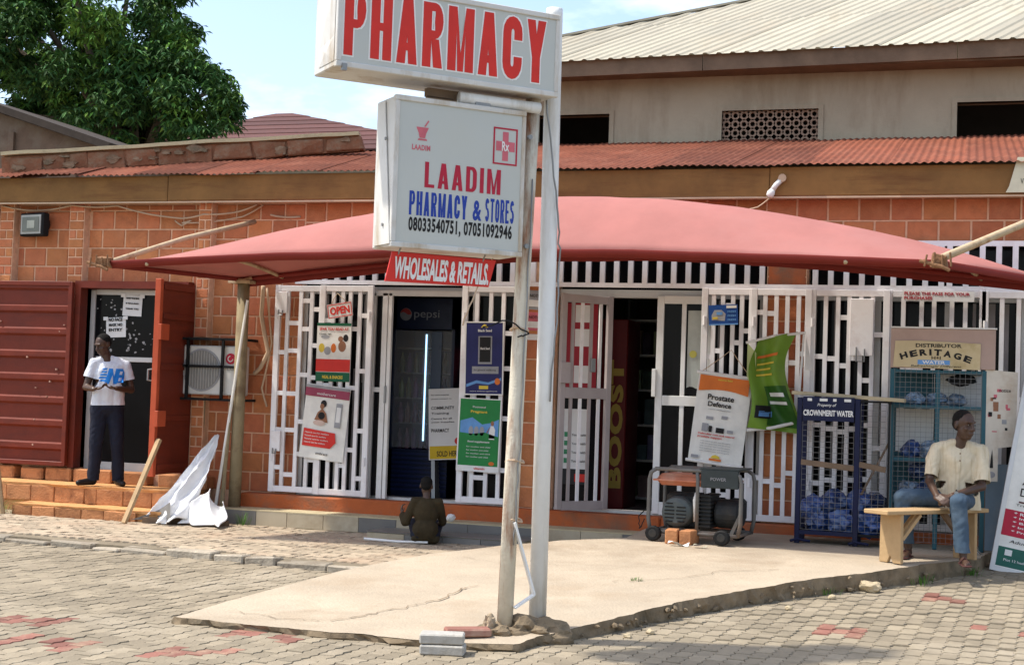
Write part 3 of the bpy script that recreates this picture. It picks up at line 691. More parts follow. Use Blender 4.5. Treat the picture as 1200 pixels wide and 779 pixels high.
def notice(label, x, z, w, h, rot, lines):
    t = thing('paper_notice', label, 'notice', (x, 14.562, z), 0, None, 0, rot)
    def fn(u, v): return (w*u, -.006*math.sin(u*3.1)*math.sin(v*3), h*v)
    MB().grid(fn, 6, 6).build('sheet', paperm, t)
    for i, (s_, hh_) in enumerate(lines):
        text('lettering', s_, blackprint, t, w*.16, h*(.80-.25*i), hh_, w*.68, y=-.009, bold=.03)
    for sx in (0, w): MB().box(sx-.03, sx+.03, -.010, -.008, h-.03, h+.01).build('tape', white, t)
notice('white paper notice taped high on the glass door', -9.30, 2.28, .25, .24, R(2), [('HAND WASHING', .02), ('IS REQUIRED', .02), ('THANK YOU', .02)])
notice('white paper notice taped below the first on the glass door', -9.50, 2.02, .26, .23, R(-3), [('NO FACE', .04), ('MASK NO', .035), ('ENTRY', .035)])

# ================================================================== CANOPY
cp = thing('canopy', 'faded red fabric canopy arching over the shop entrance', 'canopy', (-4, 13.4, 0)); CO = Vector(cp.location)
NL, NR, FR, FL = Vector((-8.10, 12.4, 2.69)), Vector((-.22, 12.4, 2.74)), Vector((.95, 14.15, 2.70)), Vector((-7.54, 14.2, 2.70))
def can(u, v):
    n_, f_ = NL.lerp(NR, u), FL.lerp(FR, u)
    p = n_.lerp(f_, v)
    bu = max(0, math.sin(math.pi*min(1, max(0, u)))); bulge = .60*(bu**.72)*(math.sin(math.pi*v)**.9)
    p.z += bulge*(1-.12*v)+.12*bu*(1-v)+.30*(bu**1.1)*v**1.5
    p.y += .10*bu*(1-v)-.02*bu*v
    p.z += (.012*noise.noise(Vector((p.x*1.3+p.y, p.y*2.2, 0)))+.006*noise.noise(Vector((p.x*4-p.y*3, p.y*5, 3))))*bu**.5
    return p
m = MB(CO); m.grid(can, 90, 26)
o = m.build('fabric', canvas, cp, smooth=True); s_ = o.modifiers.new('thick', 'SOLIDIFY'); s_.thickness = .006; s_.offset = -1
for nm, v in (('near_hem', 0), ('far_hem', 1)):
    m = MB(CO)
    P = [can(i/60, v) for i in range(61)]
    top = [p+Vector((0, -.014 if v == 0 else .014, .015)) for p in P]; bot = [p+Vector((0, .02 if v == 0 else 0, -.042 if v == 0 else -.10)) for p in P]
    m.add(top+bot, [(i, i+1, 62+i, 61+i) for i in range(60)]); o = m.build(nm, hemm, cp, smooth=True)
    s_ = o.modifiers.new('thick', 'SOLIDIFY'); s_.thickness = .008
for u in (.0, 1.):   # end hems
    m = MB(CO); P = [can(u, i/20) for i in range(21)]; m.add([p+Vector((0, 0, .012)) for p in P]+[p+Vector((0, 0, -.05)) for p in P], [(i, i+1, 22+i, 21+i) for i in range(20)]); o = m.build('end_hem', hemm, cp, smooth=True); o.modifiers.new('thick', 'SOLIDIFY').thickness = .008
m = MB(CO); m.tube([can(i/40, 0)+Vector((0, .06, -.03)) for i in range(41)], .024, 8); m.build('edge_pipe', hemm, cp, smooth=True)
m = MB(CO); m.tube([can(i/40, 1)+Vector((0, -.06, -.02)) for i in range(41)], .024, 8); m.build('edge_pipe', hemm, cp, smooth=True)
m = MB(CO); m.tube([NL+Vector((-.05, -.02, -.02)), Vector((-7.85, 13.4, 3.04)), Vector((-7.58, 14.42, 3.34))], .028, 8); m.build('strut', rustpipe, cp, smooth=True)
m = MB(CO); m.tube([NR+Vector((-.02, -.05, .02)), Vector((.45, 13.2, 3.16)), Vector((1.15, 14.3, 3.5))], .034, 8); m.build('strut', rustpipe, cp, smooth=True)
for p in (NL+Vector((-.04, -.02, 0)), NR+Vector((-.02, -.05, .0))):   # rusty corner clamps
    q = MB(CO).box(p.x-.07, p.x+.06, p.y-.05, p.y+.05, p.z-.05, p.z+.05)
    for v in q.v: v += Vector((random.uniform(-.02, .02), random.uniform(-.01, .01), random.uniform(-.02, .02)))
    for k in range(4): q.tube([p+Vector((-.12+.07*k, -.06, -.05)), p+Vector((-.10+.06*k, -.07, .05+.02*(k % 2)))], .010, 6)
    q.tube([p+Vector((-.16, -.05, .0)), p+Vector((.02, -.06, -.05)), p+Vector((.08, -.05, -.08))], .018, 6)
    q.build('clamp', mat('rusty clamp', (.23, .12, .06), .85, .35, 20, .4, 60), cp, bevel=.006)
for k in range(3):   # rafters under the fabric
    u = (.052, .5, .9)[k]; P = [can(u, i/12)-Vector((0, 0, .035)) for i in range(13)]
    m = MB(CO); m.tube(P, .02, 6); m.build('rafter', rustpipe, cp, smooth=True)
m = MB(CO); m.tube([(-7.55, 14.16, .05), (-7.545, 14.16, 1.2), (-7.55, 14.17, 2.64)], .066, 12); m.build('post', postm, cp, smooth=True)
m = MB(CO); m.box(-7.68, -7.42, 14.05, 14.27, 2.63, 2.66); m.tube([(-7.70, 14.1, 2.68), (-7.5, 14.08, 2.66), (-7.42, 14.1, 2.69)], .02, 6); m.build('post_head', rustpipe, cp)

# ================================================================== ROADSIDE SIGN
sg = thing('street_sign', 'tall twin pole roadside sign with two white pharmacy light boxes', 'sign', (-2.57, 8.89, 0), math.atan2(.710, .704))
def lump(name, parent, cx, cy, cz, sx, sy, sz, m, seed, sub=3, rough=.35, fr=1.4):
    bm = bmesh.new(); bmesh.ops.create_icosphere(bm, subdivisions=sub, radius=1)
    for v in bm.verts:
        d = 1+rough*noise.noise(v.co*fr+Vector((seed, seed*2, 0)))+rough*.35*noise.noise(v.co*fr*3.1+Vector((seed, 1, 4)))
        q = v.co*d; v.co = Vector((cx+q.x*sx, cy+q.y*sy, cz+q.z*sz))
    me = bpy.data.meshes.new(name); bm.to_mesh(me); bm.free(); me.materials.append(m)
    o = bpy.data.objects.new(name, me); C.objects.link(o)
    if parent: o.parent = parent
    return o
MB().tube([(0, 0, 0.02), (-.005, 0, 2), (-.02, 0, 3.98), (-.02, 0, 4.02)], [.056, .055, .053, .053], 16).build('pole', polewhite, sg, smooth=True)
MB().tube([(-.235, 0, .02), (-.21, 0, 1.2), (-.185, 0, 2.4), (-.155, 0, 3.42)], [.050, .050, .048, .048], 16).build('pole', polerust, sg, smooth=True)
lump('footing', sg, -.05, -.02, .02, .24, .20, .13, roughconc, 3.3, 4, .5, 2.)
lump('footing', sg, -.27, -.03, .01, .18, .15, .10, roughconc, 8.1, 4, .5, 2.)
def lightbox(name, x0, x1, z0, z1, yf, yb, fr=.03):
    b = MB().box(x0, x1, yf+.012, yb, z0, z1).build(name, signcase, sg, bevel=.008)
    for n_, c_ in [('edge_trim', (x0-.004, x1+.004, yf-.006, yf+.03, z0-.004, z0+fr)), ('edge_trim', (x0-.004, x1+.004, yf-.006, yf+.03, z1-fr, z1+.004)), ('edge_trim', (x0-.004, x0+fr, yf-.004, yf+.03, z0+fr, z1-fr)), ('edge_trim', (x1-fr*.8, x1+.004, yf-.004, yf+.03, z0+fr, z1-fr))]:
        MB().box(*c_).build(n_, signcase, b, bevel=.004)
    MB().box(x0+fr, x1-fr*.8, yf+.004, yf+.013, z0+fr, z1-fr).build('face', signface, b)
    return b
B1 = lightbox('pharmacy_box', -1.555, -.075, 3.415, 3.93, -.17, .21)
blocktext('letter_halo', 'PHARMACY', mat('white halo', (.78, .78, .75), .5, .03), B1, -1.515, 3.485, .392, 1.345, y=-.1665, fat=.009)
blocktext('lettering', 'PHARMACY', redprint, B1, -1.515, 3.485, .392, 1.345, y=-.1690)
dent = MB().add([(-1.558, .12, 3.45), (-1.558, -.13, 3.45), (-1.558, -.13, 3.60), (-1.558, .12, 3.56), (-1.566, 0, 3.52), (-1.558, .12, 3.9), (-1.558, -.13, 3.9), (-1.568, -.02, 3.75)],
                [(0, 1, 4), (1, 2, 4), (2, 3, 4), (3, 0, 4), (3, 2, 7), (2, 6, 7), (6, 5, 7), (5, 3, 7)]).build('end_panel', signcase, B1)
MB().box(-1.525, -1.495, -.19, -.165, 3.39, 3.43).build('corner_bracket', steel, B1)
B2 = lightbox('pharmacy_stores_box', -1.125, -.245, 2.395, 3.30, -.13, .165, .028)
B2.location.x = -.028
blocktext('lettering', 'LAADIM', crimson, B2, -.92, 2.765, .155, .515, y=-.1265, t=.19, gap=.16)
blocktext('lettering', 'PHARMACY', blueprint, B2, -1.015, 2.592, .145, .385, y=-.1265, t=.22, gap=.15)
text('lettering', '&', blueprint, B2, -.590, 2.592, .125, .06, y=-.1265, bold=.03)
blocktext('lettering', 'STORES', blueprint, B2, -.505, 2.592, .145, .20, y=-.1265, t=.21, gap=.15)
text('lettering', '08033540751, 07051092946', blackprint, B2, -1.015, 2.482, .100, .70, y=-.1265, bold=.034, spacing=1.12)
text('lettering', 'LAADIM', palepink, B2, -1.01, 2.985, .033, .12, y=-.1265, bold=.03, spacing=1.1)
def p2(pts, m_, nm='emblem', lay=1): return poly(nm, m_, B2, pts, lay, y=-.1262)
p2([(-.985, 3.125), (-.905, 3.125), (-.908, 3.115), (-.92, 3.09), (-.927, 3.06), (-.963, 3.06), (-.97, 3.09), (-.982, 3.115)], palepink)
p2([(-.975, 3.045), (-.912, 3.045), (-.918, 3.056), (-.969, 3.056)], palepink)
p2([(-.935, 3.13), (-.925, 3.13), (-.902, 3.165), (-.910, 3.17)], palepink)
for c_ in [(-.465, -.455, 2.955, 3.185), (-.307, -.297, 2.955, 3.185), (-.455, -.307, 2.955, 2.965), (-.455, -.307, 3.175, 3.185)]: flat('emblem', crimson, B2, *c_, y=-.1262)
p2([(-.40, 2.98), (-.36, 2.98), (-.36, 3.04), (-.315, 3.04), (-.315, 3.10), (-.36, 3.10), (-.36, 3.16), (-.40, 3.16), (-.40, 3.10), (-.445, 3.10), (-.445, 3.04), (-.40, 3.04)], palepink)
text('lettering', 'Rx', white, B2, -.405, 3.04, .06, .05, y=-.1285, bold=.02)
MB().prism([(-1.129, -.125, 2.41), (-1.129, .13, 2.41), (-1.129, .13, 3.285), (-1.129, .02, 3.285)], (-.006, 0, 0)).build('end_panel', signcase, B2)
for z in (3.05, 2.53): MB().lathe([(.01, 0), (.01, .008)], (-1.144, -.02, z), 'X', 8).build('rivet', steel, B2)
MB().box(-.9, -.2, -.02, .03, 3.345, 3.395).build('mount_board', darkwood, sg)
MB().tube([(-.72, -.09, 3.345), (-.16, -.09, 3.345)], .036, 12).build('mount_pipe', polewhite, sg, smooth=True)
MB().box(-.62, -.52, -.12, -.06, 3.302, 3.33).build('mount_clamp', steel, sg)
for z in (3.16, 2.47): MB().lathe([(.016, 0), (.016, .02)], (-.205, -.075, z), 'Y', 8).build('bolt', steel, sg)
for a, b in [((-.22, -.06, .74), (-.07, -.07, .29)), ((-.07, -.07, .29), (-.20, -.06, .21))]: MB().bar(a, b, .035, .012).build('brace', polewhite, sg)
def wire(name, pts, r_, m_, parent, k=5):
    P = []
    for i in range(len(pts)-1):
        a, b = Vector(pts[i]), Vector(pts[i+1])
        for j in range(k): P.append(a.lerp(b, j/k)+Vector((random.uniform(-1, 1), random.uniform(-1, 1), random.uniform(-1, 1)))*r_*1.2)
    P.append(Vector(pts[-1])); return MB().tube(P, r_, 5).build(name, m_, parent, smooth=True)
wire('wire', [(-.10, -.08, 3.41), (-.04, -.075, 3.0), (.03, -.07, 2.6), (.055, -.03, 2.45), (.03, -.065, 2.0), (.0, -.07, 1.5)], .006, steel, sg)
wire('wire', [(-.42, -.02, 2.38), (-.55, -.05, 2.15), (-.62, -.05, 1.95)], .005, cablem, sg)
wire('wire', [(-.235, -.06, 1.9), (-.16, -.07, 1.92), (-.30, -.04, 2.0), (-.45, .02, 1.95)], .005, blackrub, sg)
wire('wire', [(-.17, -.055, 2.9), (-.2, -.06, 1.2), (-.22, -.06, .6)], .005, steel, sg, 9)
for z in (1.95, 1.12, .75): MB().tube([(-.20+.058*math.cos(t), .058*math.sin(t), z+.01*math.sin(t*2)) for t in [k*.7 for k in range(10)]], .007, 5).build('binding', cablem, sg)
# hanging red board under the light box
wb = thing('hanging_board', 'red board reading wholesales and retails hung under the sign box', 'sign', (-2.57, 8.89, 2.37), math.atan2(.710, .704), None, 0, R(.2))
MB().prism([(-1.11, -.055, -.005), (-.41, -.055, -.005), (-.455, -.055, -.175), (-1.15, -.055, -.185)], (0, .012, 0)).build('board', redprint, wb)
text('lettering', 'WHOLESALES & RETAILS.', paperm, wb, -1.09, -.165, .135, .63, y=-.0575, bold=.035, shear=.22)
for x in (-1.07, -.5): MB().tube([(x, -.05, -.02), (x+.01, -.07, .03)], .006, 5).build('hook', steel, wb)

# ================================================================== STOREFRONT: rails, gates, doors
hd = thing('bar_screen', 'row of short white upright bars above the shop gates', 'railing', (-3, 14.42, 2.66)); DO = Vector(hd.location)
MB(DO).box(-7.05, 2.0, 14.40, 14.44, 2.655, 2.70).build('rail', gatem, hd)
MB(DO).box(-7.05, 2.0, 14.40, 14.44, 3.085, 3.135).build('rail', gatem, hd)
bm_ = MB().box(-.026, .026, -.02, .02, 0, .385).mesh('bar', gatem)
x = -7.0
while x < 1.98:
    if not (-1.93 < x < -1.5): shared('bar', bm_, hd, Vector((x, 14.42+random.uniform(-.004, .004), 2.70))-DO)
    x += .148 if random.random() < .88 else .075
orange_block = MB(DO).box(-1.90, -1.55, 14.425, 14.44, 2.70, 3.08).build('orange_panel', orange, hd)
# glazing and frames behind the gates
gl = thing('shop_window', 'long dark aluminium glazing set behind the white gates', 'window', (-3, 14.58, .36)); WO = Vector(gl.location)
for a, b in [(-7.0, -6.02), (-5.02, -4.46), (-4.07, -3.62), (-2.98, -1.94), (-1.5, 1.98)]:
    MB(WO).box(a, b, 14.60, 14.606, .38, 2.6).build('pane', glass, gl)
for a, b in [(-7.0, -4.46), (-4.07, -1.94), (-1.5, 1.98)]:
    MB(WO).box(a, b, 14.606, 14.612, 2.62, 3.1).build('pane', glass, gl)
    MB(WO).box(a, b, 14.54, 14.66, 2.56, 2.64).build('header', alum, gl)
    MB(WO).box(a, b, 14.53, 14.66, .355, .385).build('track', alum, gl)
for x in (-6.98, -6.55, -6.24, -6.05, -5.0, -4.49, -4.04, -2.95, -1.97, -1.47, -.85, -.2, .5, 1.2):
    MB(WO).box(x-.028, x+.028, 14.55, 14.64, .385, 2.56).build('mullion', alum, gl)
curt = mat('pale grey blind', (.30, .275, .27), .8, .2, 3)
for x in [-6.9+.1*k for k in range(7)]+[-2.9+.12*k for k in range(8)]+[-1.4+.13*k for k in range(22)]:
    if random.random() < .62: MB(WO).box(x, x+random.uniform(.03, .08), 14.592, 14.598, .4+random.choice([0, .7, 1.2]), 2.55-random.choice([0, 0, .8])).build('blind_strip', curt, gl)

def gate(label, x0, x1, z0, z1, y, cols, seed, rz=0., m_=gatem, w=.041, locks=(), frame=.062, hinge_left=True, rung=(.30, .52), cat='gate', group=None, straight=False):
    rnd = random.Random(seed)
    g = thing('security_gate', label, cat, (x0, y, z0), rz, group)
    W, H = x1-x0, z1-z0; cols += 1 if cols < 6 else 0
    for nm, a, b in [('stile', (0, 0, 0), (0, 0, H)), ('stile', (W, 0, 0), (W, 0, H)), ('rail', (frame/2, 0, frame/2+.003), (W-frame/2, 0, frame/2+.003)), ('rail', (frame/2, 0, H-frame/2-.003), (W-frame/2, 0, H-frame/2-.003))]:
        MB().bar(a, b, frame if nm == 'stile' else .034, .04 if nm == 'stile' else frame).build(nm, m_, g, bevel=.003)
    xs = [0]+[W*(k+rnd.uniform(-.12, .12))/cols for k in range(1, cols)]+[W]
    for x in xs[1:-1]: MB().box(x-w/2, x+w/2, -.014, .014, frame, H-frame).build('bar', m_, g)
    if not straight:
        for k in range(cols):
            z = frame+rnd.uniform(.12, .45)
            while z < H-.15:
                MB().box(xs[k]+w/2, xs[k+1]-w/2, -.011, .011, z-.024, z+.024).build('rung', m_, g); z += rnd.uniform(*rung)
    for (lx, lz, lw, lh) in locks:
        q = MB().box(lx-lw/2, lx+lw/2, -.045, -.021, lz-lh/2, lz+lh/2).build('lock_plate', gatem, g, bevel=.004)
        MB().tube([(lx-lw*.2, -.055, lz-lh*.35), (lx-lw*.2, -.06, lz-lh*.6), (lx+lw*.15, -.06, lz-lh*.6), (lx+lw*.15, -.055, lz-lh*.38)], .008, 6).build('padlock', steel, q)
    for hz in (.33, H-.37):
        MB().lathe([(.016, 0), (.016, .09)], (0 if hinge_left else W, -.022, hz), 'Z', 8).build('hinge', m_, g)
    return g
gate('white barred gate leaf with lock plates at the left end of the storefront', -7.23, -6.70, .385, 2.635, 14.38, 3, 1, locks=[(.06, 2.06, .13, .23), (.05, .55, .11, .22)])
gate('white barred gate leaf carrying the open sign and two posters', -6.685, -6.13, .38, 2.64, 14.37, 4, 2, hinge_left=False, rung=(.5, .8))
gate('white barred gate leaf with a blue and a green poster on it', -5.05, -4.48, .385, 2.65, 14.36, 3, 3, rung=(.35, .6))
gate('white barred gate leaf behind the hanging prostate banner', -2.52, -2.05, .37, 2.655, 14.38, 4, 4, rung=(.5, .8))
gate('white barred gate leaf in front of the right brick pier', -2.03, -1.50, .37, 2.655, 14.37, 4, 5, rung=(.4, .7))
gate('white barred gate leaf with a big lock plate behind the blue water cage', -1.46, -.76, .37, 2.655, 14.38, 5, 6, locks=[(.47, 1.92, .22, .55)], rung=(.4, .75))
gate('white barred gate panel behind the water kiosk', -.74, .12, .37, 2.655, 14.40, 6, 8, rung=(.9, 1.4))
gate('white barred gate panel at the right end of the storefront', .14, 1.98, .37, 2.655, 14.40, 12, 9, rung=(.8, 1.3))
def RB(a, b, w, h, st_, W):
    """a stile as given; a rail cut back so that it butts between the stiles"""
    if a[0] == b[0]: return MB().bar(a, b, w, h)
    return MB().bar((st_, 0, a[2]-.004), (W-st_, 0, b[2]-.004), w-.006, h)
# brown aluminium door leaf swung out
al = thing('aluminium_door', 'dull aluminium door leaf with upright bars swung outward by the doorway', 'door', (-3.88, 14.02, .40), math.atan2(.42, .37))
W = .56
for a, b, w, h in [((0, 0, 0), (0, 0, 2.16), .06, .045), ((W, 0, 0), (W, 0, 2.16), .06, .045), ((0, 0, .04), (W, 0, .04), .045, .09), ((0, 0, 2.12), (W, 0, 2.12), .045, .08), ((0, 0, 1.17), (W, 0, 1.17), .045, .11)]:
    RB(a, b, w, h, .03, W).build('frame_bar', brownalum, al, bevel=.003)
for k in range(4):
    x = W*(k+1)/5; MB().box(x-.016, x+.016, -.01, .01, .08, 2.09).build('bar', gatem if k % 2 else brownalum, al)
MB().box(-.06, .06, -.07, -.03, 1.26, 1.47).build('lock_plate', brownalum, al, bevel=.004)
MB().box(W*.58, W*.68, -.04, -.012, 1.38, 1.52).build('lock_plate', steel, al, bevel=.006)
# white aluminium sliding leaf with paper hung inside
sl = thing('sliding_door', 'white aluminium sliding door leaf with a paper hung inside its glass', 'door', (-3.02, 14.50, .375))
W = .53
for a, b, w, h in [((0.03, 0, 0), (0.03, 0, 2.2), .07, .045), ((W, 0, 0), (W, 0, 2.2), .05, .045), ((0, 0, .06), (W, 0, .06), .045, .13), ((0, 0, 2.17), (W, 0, 2.17), .045, .08), ((0, 0, 1.15), (W, 0, 1.15), .045, .10), ((.27, 0, .1), (.27, 0, 2.15), .045, .03)]:
    RB(a, b, w, h, .065, W+.04).build('frame_bar', white, sl, bevel=.003)
MB().box(.06, .25, .008, .014, .12, 2.14).build('pane', glass, sl); MB().box(.29, .51, .008, .014, .12, 1.1).build('pane', glass, sl); MB().box(.29, .51, .008, .014, 1.2, 2.14).build('pane', glass, sl)
def hung(u, v): return (.31+.19*u, .004-.006*math.sin(u*4)*v, 1.28+.78*v+.015*math.sin(u*7)*(1-v))
MB().grid(hung, 6, 8).build('paper', mat('grey green paper', (.42, .44, .40), .85), sl)
MB().box(-.035, .005, -.06, -.02, 1.18, 1.46).build('handle', white, sl, bevel=.004)
MB().lathe([(.038, 0), (.038, .003)], (.37, -.004, 1.62), 'Y', 14).build('sticker', mat('yellow sticker', (.5, .45, .1), .6), sl)
# left doorway frame
lf = thing('door_frame', 'white aluminium frame with narrow glass leaf at the left doorway', 'door', (-6.12, 14.46, .37))
for x, w in ((0, .05), (.13, .06), (.19, .04)): MB().bar((x, 0, 0), (x, 0, 2.2), w, .05).build('frame_bar', white if x else alum, lf, bevel=.003)
MB().box(.02, .11, .01, .016, 0.03, 2.16).build('pane', glass, lf); MB().bar((0, 0, 1.16), (.13, 0, 1.16), .04, .05).build('frame_bar', alum, lf)
MB().bar((0, 0, 2.2), (1.06, 0, 2.2), .05, .06).build('lintel', alum, lf); MB().box(.16, .18, -.045, -.02, 1.02, 1.2).build('handle', steel, lf)

# ================================================================== INSIDE THE SHOP
fridge_m = mat('dark blue cooler', (.007, .012, .034), .4, .1, 4); navy = mat('navy', (.014, .018, .075), .45, .12, 5)
fr = thing('drinks_cooler', 'dark blue glass door drinks cooler with a lit strip in the left doorway', 'cooler', (-6.16, 15.1, .36))
MB().box(0, .04, 0, .62, 0, 2.2).box(.70, .74, 0, .62, 0, 2.2).box(0.04, .70, .58, .62, 0, 2.2).box(0, .74, 0, .62, 0, .52).box(0, .74, 0, .62, 1.86, 2.2).build('cabinet', fridge_m, fr)
for k in range(9): MB().box(.04, .70, -.014, .0, .06+k*.05, .085+k*.05).build('louvre', mat('blue louvre', (.009, .016, .06), .4), fr)
MB().box(.03, .71, -.01, -.004, .54, 1.84).build('glass_front', mat('clear glass', (.9, .95, 1), .05, 0, 3, alpha=.06, spec=.3), fr)
for k in range(4): MB().box(.05, .69, .03, .56, .80+.28*k, .812+.28*k).build('shelf', mat('dim shelf', (.06, .065, .07), .5), fr)
MB().box(.405, .42, -.024, -.011, .62, 1.80).build('light_strip', mat('lit cooler strip', (.6, .8, 1), .4, emit=(.45, .75, 1.), estr=1.0), fr)
MB().box(.48, .60, -.03, -.011, .56, 1.83).build('door_edge', mat('blue grey edge', (.05, .07, .11), .3), fr)
text('lettering', 'pepsi', mat('dim grey lettering', (.16, .17, .20), .5), fr, .25, 1.96, .11, .30, y=-.004, bold=.0)
MB().lathe([(.07, 0), (.07, .003)], (.15, -.005, 2.02), 'Y', 20).build('emblem', mat('dim grey lettering', (.34, .36, .40)), fr)
poly('emblem', mat('dull red', (.25, .03, .03)), fr, [(.085+.13*k/10, 2.03+.015*math.sin(k*.6)) for k in range(11)]+[(.15+.066*math.cos(R(a)), 2.02+.066*math.sin(R(a))) for a in range(10, 171, 20)], 1, y=-.0065)
bot = MB().lathe([(.0, 0), (.03, 0), (.031, .14), (.013, .19), (.013, .225), (.0, .226)], n=10).mesh('bottle', mat('dim bottle', (.05, .03, .02), .25, .3, per='object', hue=.3))
for k in range(4):
    for i in range(7):
        o = shared('bottle', bot, None, Vector((-6.16, 15.1, .36))+Vector((.09+.085*i, .10, (.522, .812, 1.092, 1.372)[k])))
        tag(o, 'small dim drink bottle standing on a shelf of the lit cooler', 'bottle', 'bottles in the drinks cooler')
pb = thing('poster_stand', 'leaning printed board with a yellow foot in the left doorway', 'poster', (-5.60, 14.9, .78), R(6), None, R(-6), R(-4))
MB().box(0, .37, 0, .012, 0, .78).build('board', paperm, pb); flat('print', mat('yellow print', (.62, .42, .03)), pb, .01, .36, .01, .15)
text('lettering', 'SOLD HERE', blackprint, pb, .09, .035, .06, .25, y=-.003, bold=.02)
for k, (z, h) in enumerate([(.70, .018), (.66, .012), (.55, .035), (.49, .03), (.44, .02), (.40, .02), (.30, .04)]): text('lettering', ['For more enquiries', 'please contact us', 'COMMUNITY', 'Training', 'Centre for all', 'your supplies', 'PHARMACY'][k], blackprint, pb, .03, z, h, .2+.03*(k % 3), y=-.003, bold=.01)
MB().lathe([(.04, 0), (.04, .002)], (.33, -.003, .2), 'Y', 14).build('print', redprint, pb)
MB().box(.3, .55, .25, .3, .85, 1.25).build('pink_card', mat('pink card', (.55, .06, .12)), pb)
MB().box(.02, .06, .02, .3, -.42, .0).box(.3, .34, .02, .3, -.42, 0).build('stand_leg', steel, pb)
bo = thing('boost_cooler', 'red cooler cabinet with yellow upright BOOST lettering inside the right doorway', 'cooler', (-3.95, 14.95, .36))
MB().box(0, .52, 0, .6, 0, 2.0).build('cabinet', mat('deep red cabinet', (.09, .008, .008), .4, .1), bo, bevel=.01)
text('lettering', 'BOOST', mat('yellow lettering', (.27, .19, .035), .5), bo, .49, .22, .15, 1.35, y=-.003, bold=.05, rot=R(90), spacing=1.1)
sh = thing('shelf_unit', 'dim shelves of small goods at the back of the right doorway', 'shelf', (-3.75, 16.3, .36)); 
for z in (.02, .45, .85, 1.25, 1.65, 2.05): MB().box(0, 1.5, 0, .4, z, z+.025).build('board', alum, sh)
for x in (0, .75, 1.48): MB().box(x, x+.025, .0, .4, 0, 2.3).build('upright', steel, sh)
goods = mat('dim packet', (.25, .18, .15), .6, .5, 3, per='object', hue=.5)
for z in (.045, .475, .875, 1.275, 1.675):
    x = .05
    while x < 1.4:
        w = random.uniform(.07, .16); o = MB().box(0, w, 0, .15, 0, random.uniform(.12, .3)).build('packet', goods); o.location = Vector(sh.location)+Vector((x, .05, z)); x += w+random.uniform(.01, .05)
        tag(o, 'small packet of goods standing on the dim shop shelves', 'packet', 'packets on the shop shelves')
bl = thing('wall_poster', 'red poster with white print behind the swung aluminium door', 'poster', (-4.05, 14.59, 1.55))
MB().box(0, .38, -.004, 0, 0, .95).build('sheet', mat('red poster', (.30, .02, .03), .5), bl)
for z in (.12, .5, .75): MB().box(.14, .3, -.0065, -.0045, z, z+.18).build('print', paperm, bl)
b2 = thing('wall_poster', 'white leaflet sheet with green print behind the swung aluminium door', 'poster', (-4.03, 14.59, .62))
MB().box(0, .3, -.004, 0, 0, .78).build('sheet', paperm, b2)
flat('print', mat('dark print', (.03, .03, .03)), b2, .0, .3, .0, .16, y=-.004); flat('print', redprint, b2, .16, .28, .03, .11, 2, y=-.004)
for k in range(4):
    flat('print', mat('green print', (.05, .25, .12)), b2, .04, .09, .22+.09*k, .27+.09*k, y=-.004); text('lettering', 'Your health', blackprint, b2, .12, .23+.09*k, .025, .15, y=-.0055)

# ================================================================== POSTERS, BOARDS
def frame_poster(label, x, y, z, w, h, rot, bgm, name='poster', cat='poster', bend=0.):
    t = thing(name, label, cat, (x, y, z), 0, None, 0, rot)
    if bend: MB().grid(lambda u, v: (w*u, -bend*math.sin(math.pi*u)*(.4+.6*v), h*v), 10, 8).build('sheet', bgm, t, smooth=True)
    else: MB().box(0, w, 0, .006, 0, h).build('sheet', bgm, t)
    return t
cream = mat('cream print', (.74, .72, .66), .7); green = mat('poster green', (.02, .20, .05), .5, .1); dgreen = mat('dark green print', (.01, .10, .045), .5)
navyp = mat('poster navy', (.018, .02, .10), .45, .15, 6); skin_p = mat('print brown', (.28, .13, .07), .6); orangep = mat('print orange', (.62, .16, .03), .6); yel = mat('print yellow', (.65, .48, .06), .6)
grey_p = mat('grey print', (.30, .30, .31), .6, .2); lblue = mat('print light blue', (.12, .28, .55), .5, .2)
def ell(cx, cz, rx, rz, n=14): return [(cx+rx*math.cos(2*math.pi*k/n), cz+rz*math.sin(2*math.pi*k/n)) for k in range(n)]
op = frame_poster('small white sign reading OPEN in red on the gate', -6.60, 14.325, 2.27, .29, .155, R(-9), paperm, 'open_sign', 'sign')
for c_ in [(.005, .285, .005, .013), (.005, .285, .142, .15), (.005, .013, .013, .142), (.277, .285, .013, .142)]: flat('border', redprint, op, *c_)
text('lettering', 'OPEN', redprint, op, .03, .035, .085, .23, y=-.002, bold=.04)
wire('string', [(.05, 0, .15), (.14, 0, .26), (.24, 0, .15)], .004, cablem, op, 2)
p = frame_poster('poster with food pictures, red band and dark green foot on the left gate', -6.73, 14.335, 1.60, .40, .63, R(0), cream)
flat('print', dgreen, p, .0, .40, .0, .10); flat('print', redprint, p, 0, .40, .105, .24); flat('print', dgreen, p, 0, .40, .60, .63)
text('lettering', 'MEAL & SNACKS', yel, p, .08, .03, .035, .24, y=-.0035, bold=.03); text('lettering', 'SPAR YOU READ AT', redprint, p, .03, .55, .03, .34, y=-.003, bold=.02)
for cx, cz, rx, rz, m_ in [(.06, .36, .035, .05, yel), (.13, .33, .04, .045, grey_p), (.20, .36, .03, .05, orangep), (.30, .38, .045, .06, skin_p), (.34, .47, .03, .04, blackprint), (.28, .46, .03, .03, skin_p), (.33, .17, .05, .04, skin_p), (.10, .48, .05, .02, grey_p)]: poly('print', m_, p, ell(cx, cz, rx, rz), 1.6)
text('lettering', 'Health tips', blackprint, p, .03, .50, .02, .14, y=-.003)
p = frame_poster('mother and baby poster with red text panel hung low on the left gate', -6.89, 14.33, .78, .52, .80, R(5), cream, bend=.012)
flat('print', mat('mauve band', (.30, .06, .10)), p, .0, .52, .67, .76, 1, y=-.016); flat('print', grey_p, p, 0, .52, .765, .79, 1, y=-.016)
